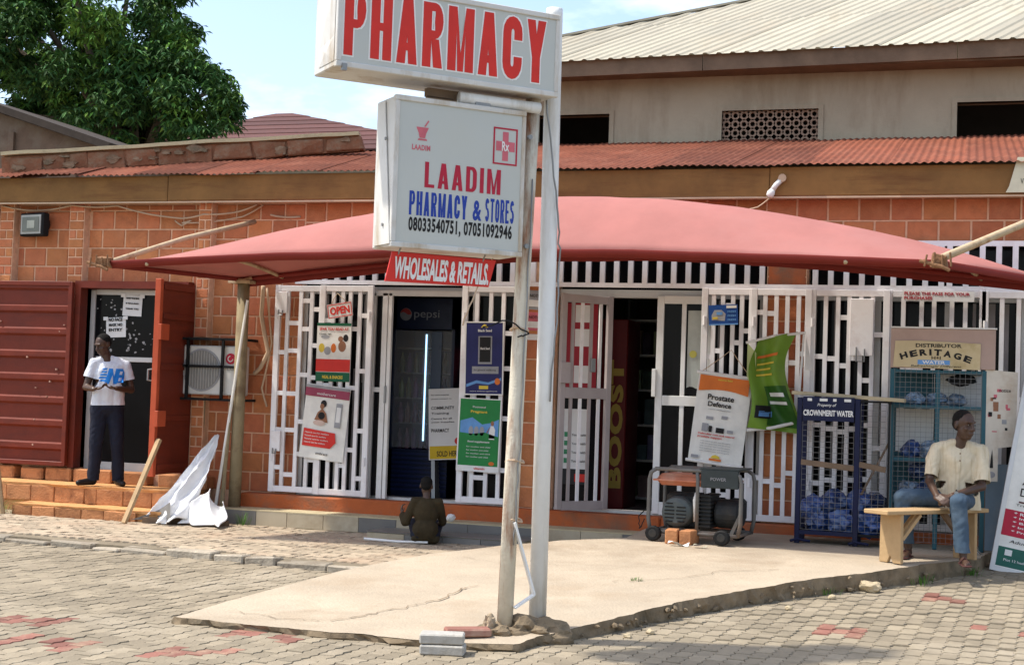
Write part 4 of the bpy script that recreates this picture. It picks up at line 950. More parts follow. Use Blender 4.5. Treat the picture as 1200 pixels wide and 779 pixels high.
poly('print', redprint, p, [(.03, .13), (.36, .13), (.42, .20), (.40, .30), (.03, .32)], 1, y=-.017)
for k in range(4): text('lettering', 'Natural care for mothers', paperm, p, .05, .27-.035*k, .018, .28-.03*(k % 2), y=-.0195)
poly('print', blackprint, p, ell(.23, .60, .035, .04), 1, y=-.016); poly('print', skin_p, p, ell(.215, .57, .025, .03), 2, y=-.016); poly('print', skin_p, p, [(.14, .42), (.30, .40), (.27, .50), (.22, .55), (.17, .50)], 1, y=-.016); poly('print', blackprint, p, ell(.22, .47, .04, .04), 2, y=-.0165); poly('print', mat('pale print', (.6, .45, .38)), p, ell(.20, .39, .07, .03), 2, y=-.0165)
for c_ in [(.38, .45, .36, .62)]: flat('print', grey_p, p, *c_, y=-.016); flat('print', paperm, p, .39, .44, .42, .58, 2, y=-.016)
text('lettering', 'embrace', blackprint, p, .2, .05, .03, .14, y=-.016); text('lettering', 'mothercare', paperm, p, .14, .69, .03, .22, y=-.019)
p = frame_poster('dark blue poster with a black pack on the middle gate', -5.0, 14.31, 1.52, .40, .74, R(-1), navyp)
for c_ in [(-.012, 0, -.012, .752), (.40, .412, -.012, .752), (0, .40, -.012, 0), (0, .40, .74, .752)]: flat('frame_edge', white, p, *c_)
poly('print', yel, p, [(.16, .69), (.24, .69), (.22, .715), (.20, .725), (.18, .715)]); text('lettering', 'Black Seed', paperm, p, .13, .645, .026, .15, y=-.003, bold=.02)
flat('print', grey_p, p, .135, .285, .31, .60); flat('print', blackprint, p, .15, .27, .33, .59, 2); text('lettering', 'Black Seed', paperm, p, .16, .46, .024, .10, y=-.0045, bold=.02)
flat('print', grey_p, p, .07, .36, .21, .285); text('lettering', 'for general wellbeing', blackprint, p, .09, .235, .022, .24, y=-.003)
poly('print', lblue, p, [(.01, .10), (.12, .14), (.25, .12), (.39, .17), (.39, .14), (.25, .095), (.12, .11), (.01, .07)]); poly('print', orangep, p, ell(.35, .13, .03, .035), 2); flat('print', yel, p, .15, .25, .05, .085); text('lettering', 'natural wellness supplements', paperm, p, .05, .02, .014, .3, y=-.003)
p = frame_poster('green poster with a woman in white on the middle gate', -5.06, 14.31, .78, .44, .69, R(1), green)
for c_ in [(-.014, 0, -.06, .70), (.44, .454, -.06, .70), (0, .44, -.06, .0), (0, .44, .69, .70)]: flat('frame_edge', white, p, *c_)
text('lettering', 'Postnatal', paperm, p, .14, .60, .02, .14, y=-.003); text('lettering', 'Pregnant', yel, p, .12, .54, .035, .18, y=-.003, bold=.03)
poly('print', lblue, p, [(.01, .30), (.01, .46), (.14, .50), (.25, .43), (.34, .45), (.43, .49), (.43, .30)]); poly('print', green, p, [(.01, .29), (.01, .34), (.15, .33), (.28, .35), (.43, .31), (.43, .29)], 2)
poly('print', paperm, p, [(.33, .28), (.39, .28), (.395, .38), (.375, .42), (.345, .42), (.33, .36)], 2); poly('print', skin_p, p, ell(.362, .445, .018, .026), 2); poly('print', skin_p, p, [(.33, .40), (.34, .41), (.31, .34), (.30, .35)], 2)
for cx in (.13, .19, .25): poly('print', grey_p, p, ell(cx, .36, .026, .05), 2)
text('lettering', 'food supplement', paperm, p, .10, .235, .026, .24, y=-.003, bold=.02)
for k in range(4): text('lettering', 'for mother and child', paperm, p, .09, .19-.035*k, .014, .26-.02*(k % 2), y=-.003)
poly('print', orangep, p, ell(.37, .03, .03, .02), 1); text('lettering', 'vitamin', redprint, p, .18, -.04, .025, .12, y=-.003, bold=.02)
# hanging banner
p = frame_poster('white hanging banner reading Prostate Defence with an orange top', -2.62, 14.21, .95, .53, .87, R(6), cream, 'hanging_banner', 'banner', bend=.02)
for z in (0, .87): MB().tube([(-.02, -.008, z), (.55, -.008, z)], .016, 8).build('rod', white, p)
poly('print', orangep, p, [(.02, .69)]+[(.02+.49*k/8, .69+.03*math.sin(math.pi*k/8)) for k in range(9)]+[(.51, .85), (.02, .85)], 1, y=-.024)
text('lettering', 'natures field', yel, p, .2, .81, .02, .14, y=-.027, bold=.02)
text('lettering', 'Prostate', blackprint, p, .12, .615, .055, .26, y=-.026, bold=.02); text('lettering', 'Defence', blackprint, p, .13, .55, .05, .23, y=-.026, bold=.02)
text('lettering', 'supports a healthy prostate', grey_p, p, .14, .515, .014, .22, y=-.026)
for c_, m_ in [((.10, .16, .30, .38), grey_p), ((.17, .20, .30, .36), blackprint), ((.24, .32, .30, .35), blackprint), ((.28, .34, .44, .47), grey_p), ((.13, .20, .42, .45), grey_p), ((.35, .41, .31, .34), grey_p)]: flat('print', m_, p, *c_, y=-.024)
text('lettering', 'Defending men and natural', redprint, p, .07, .265, .022, .36, y=-.026, bold=.02); text('lettering', 'prostate support', redprint, p, .07, .235, .022, .24, y=-.026, bold=.02)
for k in range(5): text('lettering', 'with selenium zinc and lycopene', grey_p, p, .10, .20-.024*k, .013, .30, y=-.026)
poly('print', yel, p, [(.22, .05), (.32, .05), (.30, .075), (.27, .085), (.24, .075)], 1, y=-.024); flat('print', orangep, p, .21, .33, .025, .045, y=-.024); flat('print', grey_p, p, .03, .1, .03, .06, y=-.024)
wire('string', [(.02, 0, .87), (.27, .08, 1.12), (.52, 0, .87)], .004, cablem, p, 3)
# crumpled green banner
p = thing('hanging_banner', 'crumpled green banner folded over on itself on the right gate', 'banner', (-2.06, 14.2, 1.26))
lime = mat('lime green print', (.155, .27, .032), .45, .12, 5); 
def crum(u, v):
    w = .46*(1-.34*math.sin(v*2.6)); return (.02+w*u+.08*(1-v)*u+.06*v+.03*math.sin(v*7), -.03-.075*math.sin(u*8+v*3.3)*(.35+.65*math.sin(v*3.1))-.035*math.sin(v*11+u*5), .03+.84*v-.05*u*(1-v)+.10*u*v)
MB().grid(crum, 20, 24).build('sheet', lime, p, smooth=True)
def crum2(u, v):
    q = Vector(crum(.35+.6*u, .05+.42*v)); q.y -= .012; return q
MB().grid(crum2, 12, 12).build('dark_print', mat('deep green print', (.03, .10, .015), .45, .2, 8), p, smooth=True)
for (u0, u1, v0, v1, m_) in [(.15, .75, .78, .81, orangep), (.2, .7, .70, .72, yel), (.2, .62, .64, .66, yel), (.2, .66, .58, .60, yel), (.45, .85, .36, .40, paperm), (.40, .85, .28, .31, paperm), (.1, .4, .12, .26, blackprint), (.18, .42, .14, .2, lblue)]:
    def strip(u, v, u0=u0, u1=u1, v0=v0, v1=v1):
        q = Vector(crum(u0+(u1-u0)*u, v0+(v1-v0)*v)); q.y -= .020; return q
    MB().grid(strip, 8, 2).build('print', m_, p, smooth=True)
MB().tube([(-.01, -.03, .85), (.26, -.06, .92), (.56, -.03, .96)], .013, 8).build('rod', white, p); MB().tube([(.02, -.03, .0), (.25, -.06, .03), (.48, -.03, .09)], .016, 8).build('rod', white, p)
MB().tube([(.5, -.05, .12), (.545, -.05, .94)], .012, 6).build('rod', white, p)
def scrap(u, v): return (.0+.09*u, -.01-.02*u, .5+.35*v-.1*u)
MB().grid(scrap, 3, 3).build('torn_edge', mat('pale lime', (.42, .46, .20), .6), p)
def scrap2(u, v): return (.53+.07*u*(1-v)+.03, -.01+.02*u, .6+.32*v)
MB().grid(scrap2, 3, 3).build('torn_edge', cream, p)
# small blue sign, handwritten strip
p = frame_poster('small blue picture sign high on the right gate', -2.47, 14.335, 2.28, .29, .20, R(-3), mat('royal blue print', (.012, .06, .24), .45, .15), 'small_sign', 'sign')
poly('print', grey_p, p, [(.03, .05), (.16, .04), (.17, .11), (.13, .15), (.06, .15), (.03, .10)]); flat('print', yel, p, .04, .09, .06, .08, 2); flat('print', lblue, p, .08, .14, .10, .13, 2)
for k in range(3): text('lettering', 'FRESH', lblue, p, .19, .12-.04*k, .02, .08, y=-.003, bold=.02)
flat('print', cream, p, .18, .28, .165, .19); flat('print', lblue, p, .0, .29, .0, .012)
p = frame_poster('handwritten white strip asking to use the pass for purchases', -.62, 14.355, 2.555, .66, .10, R(.5), paperm, 'paper_notice', 'notice')
text('lettering', 'PLEASE THE PASS FOR YOUR', crimson, p, .02, .055, .03, .60, y=-.002, bold=.02); text('lettering', 'PURCHASES', crimson, p, .02, .012, .03, .26, y=-.002, bold=.02)

for lb, z, h, m_ in [('grey paper notice on the middle brick pier', 2.42, .20, grey_p), ('pink paper notice under the grey one on the middle pier', 2.20, .19, palepink), ('narrow white strip under the pink notice on the middle pier', 2.10, .06, paperm)]:
    p = frame_poster(lb, -4.42, 14.425, z, .24, h, R(random.uniform(-3, 3)), m_, 'paper_notice', 'notice')
    if h > .1:
        flat('print', paperm, p, .03, .21, h*.15, h*.5); text('lettering', 'NOTICE', blackprint, p, .05, h*.65, .03, .14, y=-.003)
# ================================================================== WALL FITTINGS
fl_ = thing('floodlight', 'square black floodlight mounted high on the brick wall', 'floodlight', (-10.36, 14.48, 3.31), R(-12))
MB().prism([(-.20, -.17, -.14), (.18, -.17, -.14), (.18, -.17, .13), (-.20, -.17, .13)], (0, .10, 0)).build('housing', blackrub, fl_, bevel=.012)
MB().box(-.17, .15, -.182, -.172, -.115, .105).build('rim', mat('pale rim', (.34, .34, .31), .4), fl_); MB().box(-.145, .125, -.188, -.180, -.09, .08).build('lens', mat('milky lens', (.13, .14, .12), .2, .2), fl_); MB().box(-.06, .06, -.192, -.187, -.05, .04).build('lamp', mat('pale lamp', (.36, .37, .31), .3), fl_)
MB().lathe([(.11, 0), (.09, .07), (.03, .11)], (.06, -.10, 0), 'Y', 12).build('back', blackrub, fl_); MB().bar((0, -.08, -.02), (0, .01, -.02), .05).build('bracket', blackrub, fl_)
bu = thing('bulb_lamp', 'white bulb lamp on a bracket fixed to the fascia', 'lamp', (-1.80, 14.25, 3.70), 0, None, 0, R(0))
MB().tube([(.02, -.0, .02), (-.03, -.03, -.04), (-.06, -.04, -.09)], [.028, .026, .026], 10).build('holder', white, bu, smooth=True); MB().tube([(-.06, -.04, -.09), (-.075, -.045, -.12), (-.085, -.05, -.15), (-.09, -.05, -.165)], [.028, .04, .036, .012], 10).build('bulb', white, bu, smooth=True); MB().tube([(.02, .02, .03), (.03, -.03, .03)], .04, 10).build('rose', cablem, bu)
def cable(label, pts, r_=.010, m_=cablem):
    P = []
    for i in range(len(pts)-1):
        a, b = Vector(pts[i]), Vector(pts[i+1]); n_ = 6
        for j in range(n_): t = j/n_; q = a.lerp(b, t); q.z -= .03*math.sin(math.pi*t)*(a-b).length; P.append(q)
    P.append(Vector(pts[-1])); o = MB().tube(P, r_, 6).build('cable', m_, None, smooth=True); return tag(o, label, 'cable')
cable('loose cream cable strung under the fascia above the floodlight', [(-10.85, 14.36, 3.53), (-10.45, 14.42, 3.48), (-9.9, 14.36, 3.53), (-9.3, 14.36, 3.52), (-8.5, 14.42, 3.38), (-8.2, 14.38, 3.42), (-7.8, 14.42, 3.45), (-7.55, 14.4, 3.53)])
cable('thin cream cable looped above the canopy strut', [(-8.6, 14.45, 3.36), (-8.5, 14.43, 3.30), (-8.38, 14.43, 3.36), (-8.5, 14.43, 3.33), (-7.75, 14.45, 3.40), (-7.5, 14.45, 3.53)], .009)
cable('cable dangling from the bulb lamp to the canopy', [(-1.88, 14.22, 3.54), (-2.0, 14.2, 3.44), (-2.25, 14.2, 3.40), (-2.5, 14.2, 3.37)], .007)
cable('thick cream cable hanging down the wall beside the canopy post', [(-7.38, 14.30, 2.62), (-7.42, 14.36, 2.3), (-7.33, 14.38, 1.9), (-7.42, 14.38, 1.72), (-7.5, 14.4, 1.66)], .024)
cable('second cable curling on the wall behind the canopy post', [(-7.36, 14.35, 2.6), (-7.30, 14.4, 2.0), (-7.40, 14.4, 1.5), (-7.34, 14.42, 1.3)], .012)
cable('dark cable pinned along the wall above the canopy', [(-7.4, 14.44, 3.42), (-7.3, 14.46, 3.40), (-7.05, 14.47, 3.40)], .012)
# air conditioner in its cage
ac = thing('air_conditioner', 'white outdoor air conditioner unit with a round fan grille', 'air conditioner', (-8.33, 14.47, 1.39))
MB().box(.02, .74, -.26, -.02, .02, .56).build('body', mat('air conditioner white', (.62, .61, .57), .5, .06), ac, bevel=.012)
MB().lathe([(.235, 0), (.235, .006), (.22, .008)], (.29, -.27, .29), 'Y', 28).build('fan_ring', grey_p, ac); MB().lathe([(.215, 0), (.215, .004)], (.29, -.275, .29), 'Y', 28).build('fan_well', mat('shadowed grille grey', (.22, .215, .20), .6), ac)
for k in range(13):
    x = .29-.20+.0333*k; hh_ = math.sqrt(max(.0004, .21**2-(x-.29)**2)); MB().box(x-.004, x+.004, -.282, -.276, .29-hh_, .29+hh_).build('grille_bar', mat('grille wire', (.38, .37, .34), .5), ac)
MB().lathe([(.06, 0), (.06, .004)], (.64, -.268, .42), 'Y', 20).build('emblem', crimson, ac); text('lettering', 'LG', grey_p, ac, .60, .29, .05, .08, y=-.262, bold=.02)
MB().tube([(.64+.03*math.cos(a), -.2725, .42+.03*math.sin(a)) for a in [R(90+30*k) for k in range(10)]], .005, 5).build('emblem', paperm, ac)
ag = thing('wall_cage', 'black iron cage bolted round the air conditioner', 'cage', (-8.33, 14.47, 1.36))
for z in (0.0, .36, .66): MB().bar((-.02, -.30, z), (.80, -.30, z), .028).build('bar', blackrub, ag)
for x in (-.02, .13, .56, .80): MB().bar((x, -.30, 0), (x, -.30, .66), .028).build('bar', blackrub, ag)
for x in (-.02, .80):
    for z in (0, .66): MB().bar((x, -.30, z), (x, .02, z), .028).build('bar', blackrub, ag)
MB().box(-.03, .81, -.31, 0, .66, .675).build('top_plate', blackrub, ag)

# ================================================================== WATER CAGES
cageblue = mat('dark blue cage paint', (.007, .010, .042), .5, .15, 6, stain=(.02, .02, .03), stain_amt=.5)
teal = mat('teal cage paint', (.03, .10, .125), .55, .15, 6, stain=(.03, .07, .08), stain_amt=.5)
wirem = mat('pale mesh wire', (.20, .19, .18), .5, .1)
bagm = mat('blue water sachet film', (.022, .05, .16), .22, .5, 14, .5, 18, spec=.7, per='object', stain=(.13, .19, .32), stain_amt=.6, stain_scale=9)
bagp = mat('pale water sachet film', (.16, .24, .34), .2, .5, 12, .5, 18, spec=.7, per='object', stain=(.42, .47, .52), stain_amt=.8, stain_scale=9)
def meshpanel(parent, a, b, z0, z1, step=.05, r_=.0014, m_=wirem):
    a, b = Vector(a), Vector(b); L_ = (b-a).length; q = MB(); n_ = int(L_/step)
    for i in range(n_+1):
        p = a.lerp(b, i/n_); q.bar((p.x, p.y, z0), (p.x, p.y, z1), r_*2)
    for i in range(int((z1-z0)/step)+1):
        z = z0+i*step; q.bar((a.x, a.y-.004, z), (b.x, b.y-.004, z), r_*2)
    return tag(q.build('wire_mesh', m_, parent), kind='stuff')
wc = thing('water_cage', 'dark blue steel cage headed with white water seller lettering', 'cage', (-1.47, 13.55, .265))
CW, CD, CH = .80, .46, 1.33
for x in (0, .52):
    for y in (0, CD):
        MB().bar((x, y, 0), (x, y, CH), .045).build('post', cageblue, wc, bevel=.003)
for y in (0, CD):
    MB().bar((CW, y, .06), (CW, y, CH), .018).build('post', blackrub, wc)
for z in (.10, CH-.02):
    for y in (0, CD):
        for a, b, w in ((.0225, .4975, .036), (.5425, CW-.009, .018)): MB().bar((a, y, z), (b, y, z), w).build('rail', cageblue if w > .03 else blackrub, wc)
    for x in (0, .52, CW): MB().bar((x, .0225, z), (x, CD-.0225, z), .032).build('rail', cageblue, wc)
for a, b in ((.0225, .4975), (.5425, CW-.0225)): MB().bar((a, -.004, .74), (b, -.004, .70), .03, .05).build('shelf_bar', darkwood, wc)
MB().box(.03, CW-.03, .03, CD-.03, .08, .095).build('base_plate', cageblue, wc)
MB().box(.03, .49, -.028, -.014, CH-.21, CH+.01).build('name_plate', cageblue, wc)
text('lettering', 'Property of', paperm, wc, .16, CH-.085, .035, .17, y=-.030, bold=.01, shear=.25); text('lettering', 'CROWNMERIT WATER', paperm, wc, .035, CH-.165, .055, .45, y=-.030, bold=.035)
for x, w in ((.07, .04), (.18, .07), (.30, .03), (.40, .06)): flat('paper_scrap', paperm, wc, x, x+w, CH-.03, CH-.005, 2, y=-.028)
meshpanel(wc, (.03, -.006, 0), (.49, -.006, 0), .13, CH-.22); meshpanel(wc, (.55, -.006, 0), (CW-.03, -.006, 0), .13, CH-.04)
meshpanel(wc, (CW+.006, .03, 0), (CW+.006, CD-.03, 0), .13, CH-.04)
MB().bar((.55, .2, .45), (.82, .22, 1.0), .03, .02).build('loose_stick', darkwood, wc)
for x in (.0, .52): MB().tube([(x-.05, -.06, .02), (x, -.02, .035), (x+.12, .0, .02)], .014, 6).build('foot_runner', cageblue, wc)
def bag(loc, sx, sy, sz, m_, seed, label, group):
    o = lump('water_bag', None, 0, 0, 0, sx, sy, sz, m_, seed, 3, .42, 2.1); o.location = loc; o.rotation_euler = (0, 0, seed); return tag(o, label, 'water bag', group)
k = 0
for x, y, z in [(-1.30, 13.72, .46), (-1.08, 13.70, .47), (-.86, 13.74, .46), (-.74, 13.82, .44), (-1.36, 13.82, .58), (-1.16, 13.76, .64), (-.95, 13.80, .64), (-1.22, 13.9, .50), (-.98, 13.9, .50), (-.80, 13.85, .62)]:
    k += 1; bag((x, y, z), .135, .11, .11, bagm, k*1.7, 'crumpled blue bag of water sachets heaped in the dark blue cage', 'water bags in the blue cage')
pk = thing('plank', 'narrow weathered plank lying across the top of the blue cage', 'plank', (-1.55, 13.66, 1.62), R(-6), None, 0, R(2.4))
MB().box(0, 1.02, -.06, .06, 0, .035).build('board', mat('pale old timber', (.40, .335, .22), .85, .2, 4, .2, 30), pk, bevel=.005)
# kiosk
kk = thing('water_kiosk', 'teal mesh water kiosk under a faded distributor signboard', 'kiosk', (-.66, 13.72, .265))
KW, KD, KH = .80, .46, 1.62
for x in (0, .40, KW): MB().bar((x, 0, 0), (x, 0, KH), .04).build('post', teal, kk, bevel=.003)
for x in (0, KW): MB().bar((x, KD, 0), (x, KD, KH+.3), .04).build('post', teal, kk)
for z in (.42, .80, 1.28, KH-.02):
    for a, b in ((.02, .38), (.42, KW-.02)): MB().bar((a, 0, z), (b, 0, z), .03).build('rail', teal, kk)
    MB().box(.02, KW-.02, .03, KD-.02, z-.012, z+.006).build('shelf', teal, kk)
MB().box(.02, KW-.02, KD-.015, KD-.005, .42, .85).build('back_panel', teal, kk); MB().box(.02, .36, KD-.015, KD-.005, 1.28, KH).build('back_panel', teal, kk)
MB().box(.40, KW-.02, KD-.02, KD-.006, .86, KH).build('pale_lining', paperm, kk); MB().box(.02, .36, KD-.03, KD-.018, .86, 1.26).build('pale_lining', paperm, kk)
meshpanel(kk, (.02, -.02, 0), (KW-.02, -.02, 0), .06, KH, .045)
MB().box(-.02, KW+.09, -.035, .0, KH+.01, KH+.37).build('header_panel', mat('dusty pink panel', (.42, .30, .25), .75, .12, 3), kk, bevel=.004)
MB().box(-.02, KW+.10, -.05, .02, KH+.372, KH+.385).build('header_trim', white, kk)
brd = MB().prism([(.005+.755*u, -.040, z) for u, z in [(0, KH+.02), (1, KH+.005), (1.005, KH+.24), (.7, KH+.25), (.3, KH+.26), (.02, KH+.255)]], (0, -.006, 0)).build('sign_plate', mat('faded cream plate', (.58, .47, .28), .7, .1, 4, stain=(.40, .30, .14), stain_amt=.7, stain_scale=4), kk)
text('lettering', 'DISTRIBUTOR', blackprint, kk, .20, KH+.20, .034, .40, y=-.0475, bold=.02)
for i, ch in enumerate('HERITAGE'):
    u = (i-3.5)/3.5; text('lettering', ch, blackprint, kk, .075+[0, .082, .164, .246, .285, .367, .452, .537][i], KH+.128-.045*u*u, .058, .066 if ch != 'I' else .02, y=-.0475, bold=.05, rot=-.35*u)
text('lettering', 'H+I', blackprint, kk, .34, KH+.093, .028, .08, y=-.0475, bold=.02)
flat('print', lblue, kk, .22, .50, KH+.045, KH+.085, 1, y=-.0462); text('lettering', 'WATER', paperm, kk, .26, KH+.05, .030, .2, y=-.0485, bold=.03); text('lettering', 'Refreshingly Different', blackprint, kk, .16, KH+.015, .026, .44, y=-.0475, shear=.25)
for i, (x, y, z) in enumerate([(-.48, 13.9, 1.15), (-.30, 13.88, 1.16), (-.08, 13.9, 1.17), (-.50, 13.92, .78), (-.33, 13.9, .80), (-.12, 13.9, .78), (-.42, 13.92, .97), (-.2, 13.93, .98)]):
    bag((x, y, z), .11, .09, .085, bagp if i % 2 else bagm, i*2.3+1, 'clear bag of water sachets piled on the kiosk shelves', 'water bags in the kiosk')
for i, (x, y, z) in enumerate([(-.46, 13.92, 1.62), (-.28, 13.92, 1.62), (-.1, 13.92, 1.61)]):
    bag((x, y, z), .10, .09, .06, bagp, i*3.1+2, 'pale water bag on the top shelf of the kiosk', 'water bags on the top kiosk shelf')
o = lump('dark_bag', None, 0, 0, 0, .12, .08, .05, blackrub, 5.5, 3, .4, 2); o.location = (-.06, 13.86, 1.80); tag(o, 'dark plastic bag hung inside the kiosk mesh', 'bag')
# side boards right of the kiosk
pb_ = thing('poster_board', 'white board of faded printed notices beside the kiosk', 'poster', (.15, 13.70, .90), R(10))
MB().prism([(0, 0, 0), (.12, 0, .0), (.12, 0, .30), (.27, 0, .32), (.28, 0, .98), (.0, 0, 1.0)], (0, .01, 0)).build('sheet', mat('stained paper', (.60, .54, .45), .8, .1, 4, stain=(.42, .30, .2), stain_amt=.6), pb_)
for i in range(14):
    x, z = random.uniform(.01, .2), random.uniform(.34, .92); flat('print', random.choice([grey_p, skin_p, palepink, blackprint]), pb_, x, x+random.uniform(.02, .05), z, z+random.uniform(.008, .05))
poly('print', blackprint, pb_, [(.05, .12), (.08, .12), (.075, .22), (.07, .29), (.06, .22)]); poly('print', grey_p, pb_, ell(.06, .06, .04, .03)); text('lettering', 'notice', blackprint, pb_, .12, .80, .03, .1, y=-.002)
MB().box(.0, .02, .01, .03, -.65, 1.0).build('post', darkwood, pb_)
bb = tag(MB().box(.0, .30, 0, .02, 0, .78).build('board', mat('blue grey board', (.19, .25, .30), .7, .15, 3, stain=(.27, .26, .23), stain_amt=.5)), 'blue grey board standing behind the bench right of the kiosk', 'board'); bb.location = (.17, 13.86, .27); bb.rotation_euler = (R(-4), 0, R(4))
# leaning poster board at the right edge
ab = thing('standing_poster', 'tall framed health poster leaning at the right edge of the slab', 'poster', (.23, 13.35, street_z(.23, 13.35)+.03), R(4), None, R(-10), R(10))
MB().box(0, .80, 0, .03, 0, 1.75).build('panel', cream, ab)
for c_ in [(-.02, .82, -.01, .035, -.02, .02), (-.02, .02, -.01, .035, .02, 1.75), (.78, .82, -.01, .035, .02, 1.75), (-.02, .82, -.01, .035, 1.75, 1.79)]: MB().box(*c_).build('frame_edge', alum, ab)
flat('print', mat('bottle green', (.03, .12, .09)), ab, .02, .78, .03, .20); flat('print', crimson, ab, .02, .78, .30, .53); flat('print', mat('dark brown line', (.10, .03, .03)), ab, .12, .7, .60, .615)
text('lettering', 'Adaptogen', blackprint, ab, .12, .74, .085, .55, y=-.003, bold=.0); text('lettering', 'Deserve it', blackprint, ab, .12, .66, .07, .46, y=-.003)
for k, s_ in enumerate(['Removes stress', 'Improves mood', 'Boosts vigour', 'Improves focus', 'Promotes sleep']): text('lettering', '* '+s_, paperm, ab, .10, .49-.04*k, .026, .45, y=-.003, bold=.02)
text('lettering', 'Adult & Eve, Daily', blackprint, ab, .10, .235, .035, .5, y=-.003, shear=.2); flat('print', paperm, ab, .08, .14, .13, .18, 2); text('lettering', 'Plot 12 health house street', paperm, ab, .08, .08, .022, .4, y=-.0045)
for r_ in (.05, .08): MB().tube([(.36+r_*math.cos(R(a)), -.003, .98+r_*.6*math.sin(R(a))) for a in range(0, 200, 20)], .004, 4).build('print', grey_p, ab)
text('lettering', 'Trusted supplements', blackprint, ab, .1, .565, .025, .5, y=-.003)
# bench
be = thing('bench', 'rough pale wooden bench on the slab before the kiosk', 'bench', (-.27, 12.74, .262), math.atan2(.82, .66))
pine = mat('raw pale timber', (.43, .29, .15), .8, .16, 3, .2, 30, stain=(.33, .20, .10), stain_amt=.6, stain_scale=3)
MB().box(-.68, .58, -.13, .13, .40, .435).build('seat', pine, be, bevel=.006)
for x in (-.50, .42):
    q = MB(); q.prism([(x, -.115, 0), (x, -.03, 0), (x, 0, .06), (x, .03, 0), (x, .115, 0), (x, .11, .40), (x, -.11, .40)], (.035, 0, 0)); q.build('leg', pine, be, bevel=.004)
MB().bar((-.46, .02, .14), (-.16, .02, .395), .035, .045).build('brace', pine, be); MB().bar((.40, -.02, .14), (.12, -.02, .395), .035, .045).build('brace', darkwood, be)
MB().bar((-.46, -.09, .2), (-.25, -.09, .395), .03, .03).build('brace', pine, be)

# ================================================================== GENERATOR
gn = thing('generator', 'grey framed portable petrol generator with orange tank on wheels', 'generator', (-2.28, 13.12, .265), R(-6))
gframe = mat('worn grey tube frame', (.13, .125, .115), .5, .15, 8, metal=.1, stain=(.16, .09, .05), stain_amt=.6); tankm = mat('faded orange tank', (.45, .16, .09), .5, .15, 5, stain=(.48, .30, .22), stain_amt=.7); engm = mat('dark engine grey', (.022, .023, .023), .6, .3, 12, stain=(.06, .045, .03), stain_amt=.5); recoil = mat('recoil cover grey', (.075, .088, .086), .45, .1)
for y in (-.24, .24):
    for x in (-.40, .40):
        P = [(x*1.0, y, .08), (x*1.06, y, .20), (x*1.06, y, .58), (x*1.02, y, .65), (x*.9, y, .685)]
        MB().tube(P, .019, 8).build('frame_tube', gframe, gn, smooth=True)
    MB().tube([(-.37, y, .685), (.37, y, .685)], .019, 8).build('frame_tube', gframe, gn, smooth=True); MB().tube([(-.40, y, .09), (.40, y, .09)], .019, 8).build('frame_tube', gframe, gn, smooth=True)
for x in (-.40, .40): MB().tube([(x, -.22, .09), (x, .22, .09)], .017, 8).build('frame_tube', gframe, gn, smooth=True)
MB().tube([(.03, -.245, .09), (.03, -.25, .60), (.02, -.24, .67)], .017, 8).build('frame_tube', gframe, gn, smooth=True)
q = MB().box(-.36, .30, -.22, .22, .53, .64)
q.build('fuel_tank', tankm, gn, bevel=.035); MB().box(-.39, .32, -.25, .25, .572, .588).build('tank_seam', tankm, gn, bevel=.004); MB().lathe([(.04, 0), (.045, .01), (.045, .03), (.02, .035)], (-.05, .0, .64), 'Z', 14).build('tank_cap', blackrub, gn)
MB().box(.06, .40, -.262, -.225, .53, .70).build('control_panel', mat('charcoal panel', (.035, .043, .043), .5, .2, 6), gn, bevel=.006); MB().box(.05, .41, -.26, .20, .70, .715).build('top_cover', mat('charcoal panel', (.06, .075, .075)), gn, bevel=.004); text('lettering', 'POWER', grey_p, gn, .15, .60, .03, .14, y=-.264)
MB().lathe([(.0, 0), (.10, .0), (.135, .03), (.15, .09), (.155, .14)], (-.17, -.25, .28), 'Y', 24).build('recoil_cover', recoil, gn, smooth=False)
for k in range(6):
    z = .28-.085+.034*k; w = math.sqrt(max(0, .115**2-(z-.28)**2))
    for sx in (-1, 1): MB().box(-.17+sx*.055-w*.4, -.17+sx*.055+w*.4, -.258, -.247, z-.006, z+.006).build('vent_slot', blackrub, gn)
MB().box(-.30, .02, -.12, .12, .12, .46).build('engine_block', engm, gn, bevel=.03)
for k in range(9): MB().box(.03, .14, -.20, .14, .15+.036*k, .167+.036*k).build('cooling_fin', engm, gn, bevel=.003)
MB().box(.045, .13, -.18, .12, .14, .46).build('cylinder', engm, gn); MB().lathe([(.0, 0), (.13, 0), (.14, .02), (.14, .20), (.11, .23), (0, .23)], (.16, -.02, .28), 'X', 20).build('alternator', engm, gn)
for k in range(10):
    a = k*.628; MB().box(.19, .37, -.006, .006, .137, .147).build('alternator_rib', engm, gn)
    o = gn.children[-1]; o.rotation_euler = (a, 0, 0); o.location = (0, -.02, .28)
MB().box(.22, .37, .10, .22, .2, .42).build('muffler', engm, gn, bevel=.03); MB().tube([(.0, -.17, .47), (-.01, -.19, .40), (-.005, -.18, .20)], .017, 6).build('hose', cream, gn, smooth=True)
wh = MB().lathe([(.03, -.03), (.06, -.03), (.072, -.02), (.072, .02), (.06, .03), (.03, .03)], axis='Y', n=18).mesh('tyre', blackrub); hub = MB().lathe([(.0, -.033), (.036, -.033), (.042, -.026), (.042, .026), (.0, .031)], axis='Y', n=14).mesh('hub', engm)
for x, y in [(-.36, -.28), (.27, -.28), (-.36, .28), (.27, .28)]:
    w_ = shared('wheel', wh, gn, (x, y, .072)); shared('hub', hub, w_, (0, 0, 0))
MB().tube([(-.36, -.28, .085), (-.36, .28, .085)], .012, 6).build('axle', gframe, gn); MB().tube([(.27, -.28, .085), (.27, .28, .085)], .012, 6).build('axle', gframe, gn)
